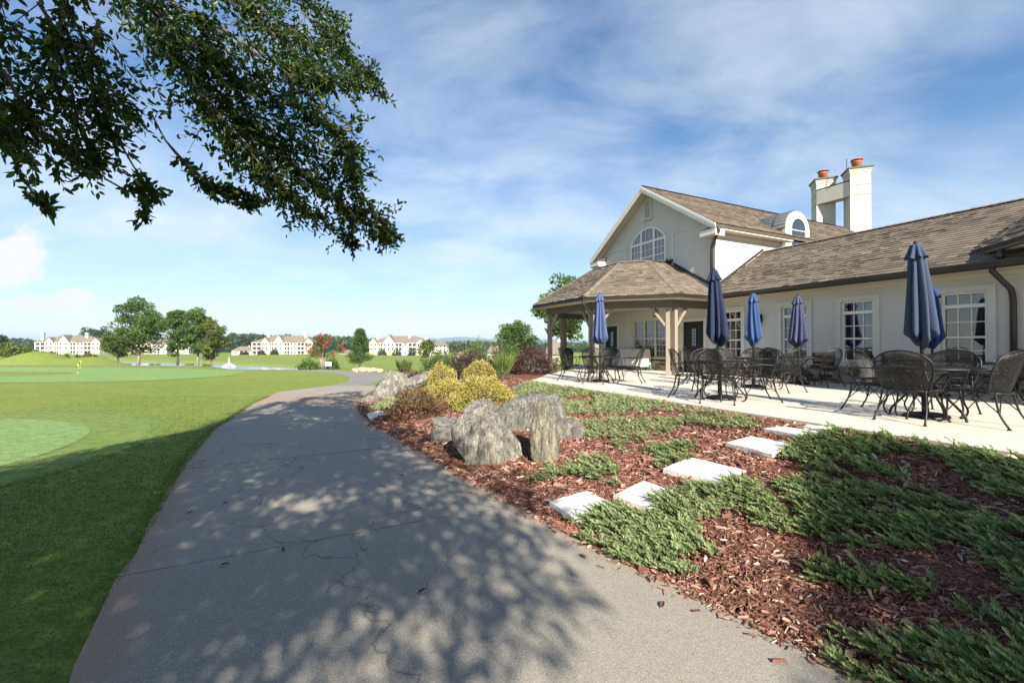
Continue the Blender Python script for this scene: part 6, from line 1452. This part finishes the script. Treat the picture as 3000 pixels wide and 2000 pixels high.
def bed_row():
    xs = np.linspace(330, 700, 40); pts = [(far(p, 94 - .5 * math.sin(p)), 94) for p in xs] + [(far(p, 102), 102) for p in xs[::-1]]
    sheet('pond_bed', [(x, y + .4 * math.sin(x)) for x, y in pts], M['mulch'], .04, 2., 'strip of brown mulch under the row of trees')
    for i, p in enumerate((365, 378, 445, 462, 550, 562, 598, 612)):
        x = far(p, 93.5); spiky('straw green grass tuft under the row of pond trees', (x, 93.5, lz(x, 93.5)), 120, 1.1, .9, 70 + i, 'spike', 'grass tufts under the pond trees', .08)
bed_row()
LEFT = 'bushes behind the mounds'
for px, d, r, h, mat, lab, sd in ((-30, 80, 5.2, 4.6, 'olive_leaf', 'large olive bush at the left picture edge behind the mounds', 1), (40, 84, 3.6, 4.2, 'olive_leaf', 'olive brown bush behind the leftmost mound', 2), (104, 82, 2.4, 3.1, 'tree_leaf', 'rounded green bush left of the far apartment block', 3), (170, 80, 1.9, 2.9, 'tree_leaf', 'dark green round bush in front of the far left apartment block', 4), (262, 84, 2.4, 2.9, 'olive_leaf', 'low olive bush right of the far left apartment block', 5)):
    x = far(px, d); shrub('far_bush', lab, (x, d, lz(x, d)), r, r, h, 2600, .5, .30, mat, 'bush', LEFT, seed=40 + sd, lump=.2, sink=.2)
ftree('dark_pine', 'dark pine standing tall at the left picture edge', -20, 150, 13, 4, 3500, .7, 'wood_leaf', .3, 11, crown_lo=.1)
for i, (px, d, h, cr) in enumerate(((262, 330, 19, 8), (290, 330, 22, 8), (318, 340, 18, 7))):
    ftree('background_tree', ('dark tall tree left in the clump behind the pond row', 'tallest dark tree in the clump behind the pond row', 'dark tree right in the clump behind the pond row')[i], px, d, h, cr, 3000, 1.3, 'wood_leaf', .4, 20 + i, group='dark trees behind the pond', crown_lo=.12)
def crape_myrtle():
    px, d = 945, 57; x = far(px, d); base = (x, d, lz(x, d)); root = empty('crape_myrtle', base, 0, 'crape myrtle tree covered in pink blossom beside the white board', 'tree'); rg = np.random.default_rng(9)
    cl = [(rg.normal(0, .8), rg.normal(0, .6), rg.uniform(1.7, 4.2)) for _ in range(34)]; P, D, T = [], [], []; PB, DB, TB = [], [], []
    for c in cl:
        c = np.array(c) * np.array([1 + .25 * (c[2] < 3.4), 1, 1]); q = c + rg.normal(size=(110, 3)) * np.array([.28, .28, .2]); P.append(q); D.append(unit(rg.normal(size=(110, 3)))); T.append(rg.normal(.42, .2, 110))
        if rg.random() < .85 and c[2] > 1.9:
            o = c + unit(c - np.array([0, .4, 2.6])) * .32; PB.append(o + rg.normal(size=(80, 3)) * np.array([.16, .16, .18])); DB.append(unit(rg.normal(size=(80, 3)))); TB.append(rg.uniform(0, 1, 80))
    leaf_obj('crown', np.concatenate(P), np.concatenate(D), .17, .10, M['tree_leaf'], np.concatenate(T).clip(0, 1), root)
    leaf_obj('blossom', np.concatenate(PB), np.concatenate(DB), .13, .11, M['pink'], np.concatenate(TB), root)
    m = MB()
    for k in range(5): a = k * 1.3; m.tube([(.12 * math.cos(a), .12 * math.sin(a), -.2), (.22 * math.cos(a), .22 * math.sin(a), 1.), (.6 * math.cos(a), .5 * math.sin(a), 2.4)], [.07, .055, .02], 6)
    m.build('trunk', M['pale_bark'], root, smooth=True)
crape_myrtle()
for px, d, lab, r, h, s_ in ((905, 52, 'low dark green bush left of the crape myrtle', 1.15, 1.2, 1), (972, 54, 'dark green bush behind the white board', .8, 1.35, 2)):
    x = far(px, d); shrub('dark_bush', lab, (x, d, lz(x, d)), r, r * .8, h, 1500, .20, .10, 'tree_leaf', 'bush', 'bushes at the crape myrtle', seed=60 + s_)
ftree('young_conifer', 'pyramidal green tree in front of the middle apartment building', 1055, 56, 5.1, 1.55, 8000, .20, 'pine_leaf', .10, 37, shape='cone', clumps=110, crown_lo=.19, bark='pale_bark', wd=.4)
ftree('young_tree', 'small sparse tree right of the pyramidal one, near the boulders', 1252, 46, 3.25, 1.12, 2600, .15, 'olive_leaf', .06, 32, clumps=30, crown_lo=.26, bark='pale_bark')
ftree('round_tree', 'dense rounded light green tree standing above the laurels', 1511, 42, 4.6, 1.95, 9000, .17, 'laurel', .12, 33, clumps=70, crown_lo=.30)
ftree('pavilion_tree', 'tree with dark leaves seen behind the open pavilion', 1648, 31, 6.7, 2.1, 7500, .20, 'tree_leaf', .13, 34, clumps=46, crown_lo=.33)
def sign_board():
    px, d = 962, 53; x = far(px, d); z = lz(x, d); root = empty('white_board', (x, d, z), .1, 'blank white board on two short stakes below the crape myrtle', 'sign')
    MB().box(-.37, .37, -.02, .02, .42, .92).build('panel', M['sign'], root)
    for s_ in (-.3, .3): MB().box(s_ - .025, s_ + .025, .022, .06, -.05, .8).build('stake', M['post'], root)
sign_board()
def fountain():
    d = 150; x = far(671, d); root = empty('fountain', (x, d, LAKE_Z), 0, 'white water fountain spraying from the pond', 'fountain')
    MB().lathe([(.30, 0), (.22, 1.2), (.13, 2.4), (.03, 3.6)], 12).build('jet', M['spray'], root, smooth=True)
    rg = np.random.default_rng(4); n = 620; a = rg.uniform(0, 6.283, n); r = rg.uniform(0, 1, n) ** .75; h = 1.5 * (1 - r) ** .7 * rg.uniform(.05, 1, n)
    P = np.stack([np.cos(a) * r * 2.0, np.sin(a) * r * 2.0, h], 1); s_ = leaf_obj('spray', P, unit(np.stack([np.cos(a) * r, np.sin(a) * r, np.full(n, .8)], 1)), .26, .10, M['spray'], np.ones(n), root); s_['kind'] = 'stuff'
    MB().lathe([(.5, -.05), (.5, .06), (.1, .12)], 14).build('float', M['black_iron'], root)
fountain()
for i, (px, d, lab) in enumerate(((229.5, 24, 'nearer yellow practice pin on the large green'), (237, 30, 'farther yellow practice pin on the large green'))):
    x = far(px, d); root = empty('practice_pin', (x, d, lz(x, d) + .012), 0, lab, 'pin', 'yellow pins on the green')
    MB().tube([(0, 0, 0), (0, 0, .44)], .012, 6).build('pole', M['yellow'], root)
    MB().lathe([(.012, .40), (.05, .43), (.05, .50), (.012, .53)], 10).build('marker', M['yellow'], root); MB().box(-.022, .022, -.022, .022, .16, .21).build('band', M['black_iron'], root); MB().box(-.10, -.012, -.004, .004, .33, .40).build('tab', M['black_iron'], root)

# ------------------------------------------------------------------ apartment buildings and houses far off
def hip_roof(m, x0, x1, y0, y1, z0, z1, inset):
    yc = (y0 + y1) / 2; m.add([(x0, y0, z0), (x1, y0, z0), (x1, y1, z0), (x0, y1, z0), (x0 + inset, yc, z1), (x1 - inset, yc, z1)], [(0, 1, 5, 4), (1, 2, 5), (2, 3, 4, 5), (3, 0, 4), (0, 3, 2, 1)])
def apartment(label, px0, px1, d, zb, bays, chims, rz=0., eave=8.6, ridge=13.3, group='apartment buildings across the course'):
    x0, x1 = far(px0, d), far(px1, d); Wd = x1 - x0; root = empty('apartment_building', ((x0 + x1) / 2, d, zb), rz, label, 'building', group); h = Wd / 2; fl = eave / 3
    MB().box(-h, h, 3.0, 16, -2, eave).build('wall', M['apt_wall'], root)
    m = MB(); hip_roof(m, -h - .7, h + .7, -.9 + 1.2, 17, eave + .01, ridge, Wd * .30); m.build('roof', M['apt_roof'], root)
    for a, b, kind, *pk in bays:
        xa, xb = -h + a * Wd, -h + b * Wd; w = xb - xa
        if kind in ('wall', 'gable'):
            y0 = 0. if kind == 'gable' else 1.0
            wl = MB().box(xa, xb, y0, 2.999, -2, eave + (0 if kind == 'wall' else .0)); wl = wl.build('wall', M['apt_cream'] if kind == 'gable' else M['apt_wall'], root)
            MB().box(xa - .05, xb + .05, y0 - .12, y0 - .002, -2, fl * .8).build('stone_base', M['apt_stone'], root) if kind == 'gable' else None
            if kind == 'gable':
                pz = pk[0]; mm = MB(); mm.hexa([(xa, y0, eave + .002), (xb, y0, eave + .002), ((xa + xb) / 2, y0, eave + pz)], [(xa, y0 + 7, eave + .002), (xb, y0 + 7, eave + .002), ((xa + xb) / 2, y0 + 7, eave + pz)]); mm.build('gable', M['apt_cream'], root)
                for s_ in (-1, 1):
                    xm = (xa + xb) / 2; e = xa - .4 if s_ < 0 else xb + .4; mm = MB(); ez = eave - .25
                    mm.hexa([(xm, y0 - .4, eave + pz + .25), (e, y0 - .4, ez), (e, y0 + 8, ez), (xm, y0 + 8, eave + pz + .25)], [(xm, y0 - .4, eave + pz + .5), (e, y0 - .4, ez + .25), (e, y0 + 8, ez + .25), (xm, y0 + 8, eave + pz + .5)]); mm.build('gable_roof', M['apt_roof'], root)
            nw = max(1, round(w / 2.6))
            for f in range(3):
                for k in range(nw):
                    if kind == 'wall' and (k + f) % 2 and w < 4: continue
                    xc = xa + (k + .5) * w / nw; z = f * fl + .9
                    wn = MB().box(xc - .62, xc + .62, y0 - .06, y0 - .003, z - .08, z + 1.48).build('window', M['white_trim'], root)
                    for q in (-1, 1): MB().box(xc + (q - 1) * .27 + .02, xc + (q + 1) * .27 - .02 + .0, y0 - .08, y0 - .061, z, z + 1.4).build('pane', M['apt_dark'], wn)
        else:
            MB().box(xa, xb, 2.7, 2.998, -2, eave).build('balcony_recess', M['apt_wall'], root)
            for f in range(3):
                z = f * fl
                if f: MB().box(xa, xb, .9, 2.699, z - .3, z).build('balcony_floor', M['apt_wall'], root)
                MB().box(xa + .25, xb - .25, 2.60, 2.695, z + .05, z + 2.2).build('glass_door', M['apt_dark'], root)
                rl = MB(); rl.box(xa, xb, .95, 1.0, z + .95, z + 1.03); rl.box(xa, xb, .95, 1.0, z + .12, z + .2)
                for k in range(int(w / .3) + 1): rl.box(xa + k * .3 - .025, xa + k * .3 + .025, .96, .99, z + .2, z + .95)
                rl.build('railing', M['white_trim'], root)
            for x in (xa + .2, (xa + xb) / 2, xb - .2): MB().box(x - .2, x + .2, .75, 1.15, -2, eave).build('column', M['apt_wall'], root)
            MB().box(xa - .1, xb + .1, .6, 2.7, eave - .5, eave - .002).build('lintel', M['apt_wall'], root)
    for cx, cz in chims:
        c = MB().box(-h + cx * Wd - .8, -h + cx * Wd + .8, 6, 7.6, eave, cz).build('chimney', M['apt_cream'], root); MB().box(-h + cx * Wd - 1, -h + cx * Wd + 1, 5.8, 7.8, cz + .002, cz + .35).build('cap', M['apt_cream'], c)
    return root
BAY = [(0, .16, 'balc'), (.16, .285, 'gable', 3.0), (.285, .36, 'balc'), (.36, .52, 'gable', 4.6), (.52, .62, 'balc'), (.62, .73, 'wall'), (.73, .86, 'balc'), (.86, 1, 'gable', 2.6)]
BAY2 = [(0, .13, 'gable', 2.8), (.13, .215, 'balc'), (.215, .41, 'gable', 5.0), (.41, .53, 'balc'), (.53, .62, 'wall'), (.62, .76, 'balc'), (.76, .90, 'gable', 2.4), (.90, 1, 'wall')]
apartment('three storey cream apartment building left of the crape myrtle', 741, 912, 292, -5.0, BAY, ((.21, 14.6), (.83, 14.6)), .12)
apartment('three storey cream apartment building behind the pyramidal tree', 1083, 1262, 286, -5.4, BAY2, ((.10, 15.0), (.62, 15.2), (.90, 11.8)), .05)
apartment('low white end wing at the right of the middle apartment building', 1262, 1308, 288, -5.2, [(0, 1, 'wall')], (), .05, 6.4, 9.6)
apartment('white apartment building partly hidden at the far left', 118, 276, 300, -4.8, BAY, ((.02, 15.), (.70, 15.)), .25)
apartment('white apartment building glimpsed through the pond trees', 380, 545, 330, -5.2, BAY2, ((.3, 13.), (.8, 13.)), .1, 7.2, 11.5)
def house(label, px0, px1, d, zb, eave, ridge, dep=10, mat='apt_wall'):
    x0, x1 = far(px0, d), far(px1, d); h = (x1 - x0) / 2; root = empty('far_house', ((x0 + x1) / 2, d, zb), .08, label, 'house', 'low houses across the course')
    MB().box(-h * .93, h * .93, .6, dep - .6, -6, eave).build('wall', M[mat], root); m = MB(); hip_roof(m, -h, h, 0, dep, eave + .01, ridge, h * .5); m.build('roof', M['apt_roof'], root)
    for k in range(3):
        x = -h * .6 + k * h * .6; w = MB().box(x - .6, x + .6, .54, .597, eave - 2., eave - .7).build('window', M['white_trim'], root); MB().box(x - .5, x + .5, .50, .538, eave - 1.9, eave - .8).build('pane', M['apt_dark'], w)
    MB().box(h * .3, h * .3 + .8, dep * .5, dep * .5 + .8, eave, ridge + .6).build('chimney', M['apt_cream'], root)
house('low house with hipped roof left of the cream apartment building', 677, 738, 300, -5.2, 2.9, 6.0)
house('low roof between the crape myrtle and the pyramidal tree', 992, 1062, 310, -6, 1.6, 4.2)
house('low tan roof behind the wispy shrub', 1333, 1378, 170, -6.2, 2.6, 5.1)
house('brown roofed house behind the laurels', 1424, 1474, 170, -5.6, 4., 6.6)
house('tan gabled house seen through the pavilion posts', 1597, 1668, 120, -5.0, 4.0, 7.6, mat='apt_stone')
for i, (px, d, r, h, lab) in enumerate(((766, 289, 1.9, 2.7, 'dark round shrub at the left foot of the cream building'), (803, 289, 2.1, 3.6, 'dark green round shrub at the middle of the cream building'), (709, 298, .9, 2.0, 'small dark conifer shrub beside the low house'), (719, 298, 1.2, 2.1, 'small reddish shrub beside the low house'), (1119, 282, 2.4, 4.2, 'dark shrub left at the foot of the middle building'), (1162, 282, 2.6, 4.2, 'dark green shrub centred at the foot of the middle building'), (1206, 282, 2.1, 3.9, 'dark shrub right at the foot of the middle building'))):
    x = far(px, d); shrub('foundation_shrub', lab, (x, d, lz(x, d)), r, r, h, 420, .8, .5, 'purple' if 'reddish' in lab else 'wood_leaf', 'shrub', 'shrubs at the far buildings', seed=80 + i)
def far_wood():
    rg = np.random.default_rng(21); P, D, T = [], [], []
    prof_x = [-300, 0, 120, 350, 520, 640, 720, 800, 900, 960, 1010, 1080, 1150, 1290, 1340, 1420, 1500, 1600, 1800, 2300]; prof_y = [990, 992, 1003, 1003, 990, 986, 982, 986, 990, 986, 987, 996, 1003, 1007, 1004, 1005, 1008, 1006, 1008, 1009]
    for k in range(820):
        px = rg.uniform(-300, 1900); d = rg.uniform(400, 720); top = np.interp(px, prof_x, prof_y) + rg.uniform(-2, 9) * (1 if rg.random() < .7 else 2.2)
        x = far(px, d); zt = 1.6 + (1011 - top) / 1260 * d; r = rg.uniform(4.5, 8.5); n = 70
        q = unit(rg.normal(size=(n, 3))) * (rg.uniform(.5, 1, n) ** .5)[:, None]; P.append(np.array([x, d, zt - r * .8]) + q * np.array([r, r, r * .85])); D.append(unit(q + rg.normal(size=(n, 3)) * .5)); T.append((rg.normal(.4, .12) + .3 * q[:, 2] + rg.normal(0, .1, n)).clip(0, 1))
        for s_ in range(2):      # lower storey that fills down to the ground
            q = unit(rg.normal(size=(24, 3))); P.append(np.array([x, d + 4, zt - r * (2 + s_)]) + q * r * .9); D.append(unit(q)); T.append((rg.normal(.3, .1) + .25 * q[:, 2]).clip(0, 1))
    P, D, T = np.concatenate(P), np.concatenate(D), np.concatenate(T)
    o = leaf_obj('far_wood', P, D, rg.uniform(2.2, 4.2, len(P)), 2.4, M['wood_leaf'], T); tag(o, 'continuous dark green wood on the low hills behind the buildings', 'wood', kind='stuff')
far_wood()
def haze():
    m = bpy.data.materials.new('thin_air'); m.use_nodes = True; nt = m.node_tree; nt.nodes.clear(); o_ = nt.nodes.new('ShaderNodeOutputMaterial'); v = nt.nodes.new('ShaderNodeVolumePrincipled')
    v.inputs['Color'].default_value = (.62, .80, 1, 1); v.inputs['Density'].default_value = .00014; v.inputs['Anisotropy'].default_value = .0; nt.links.new(v.outputs[0], o_.inputs['Volume'])
    o = MB().box(-29000, 29000, -60, 11500, -16, 215).build('haze', m); tag(o, 'thin blue haze in the air over the whole view', 'haze', kind='stuff')
haze()
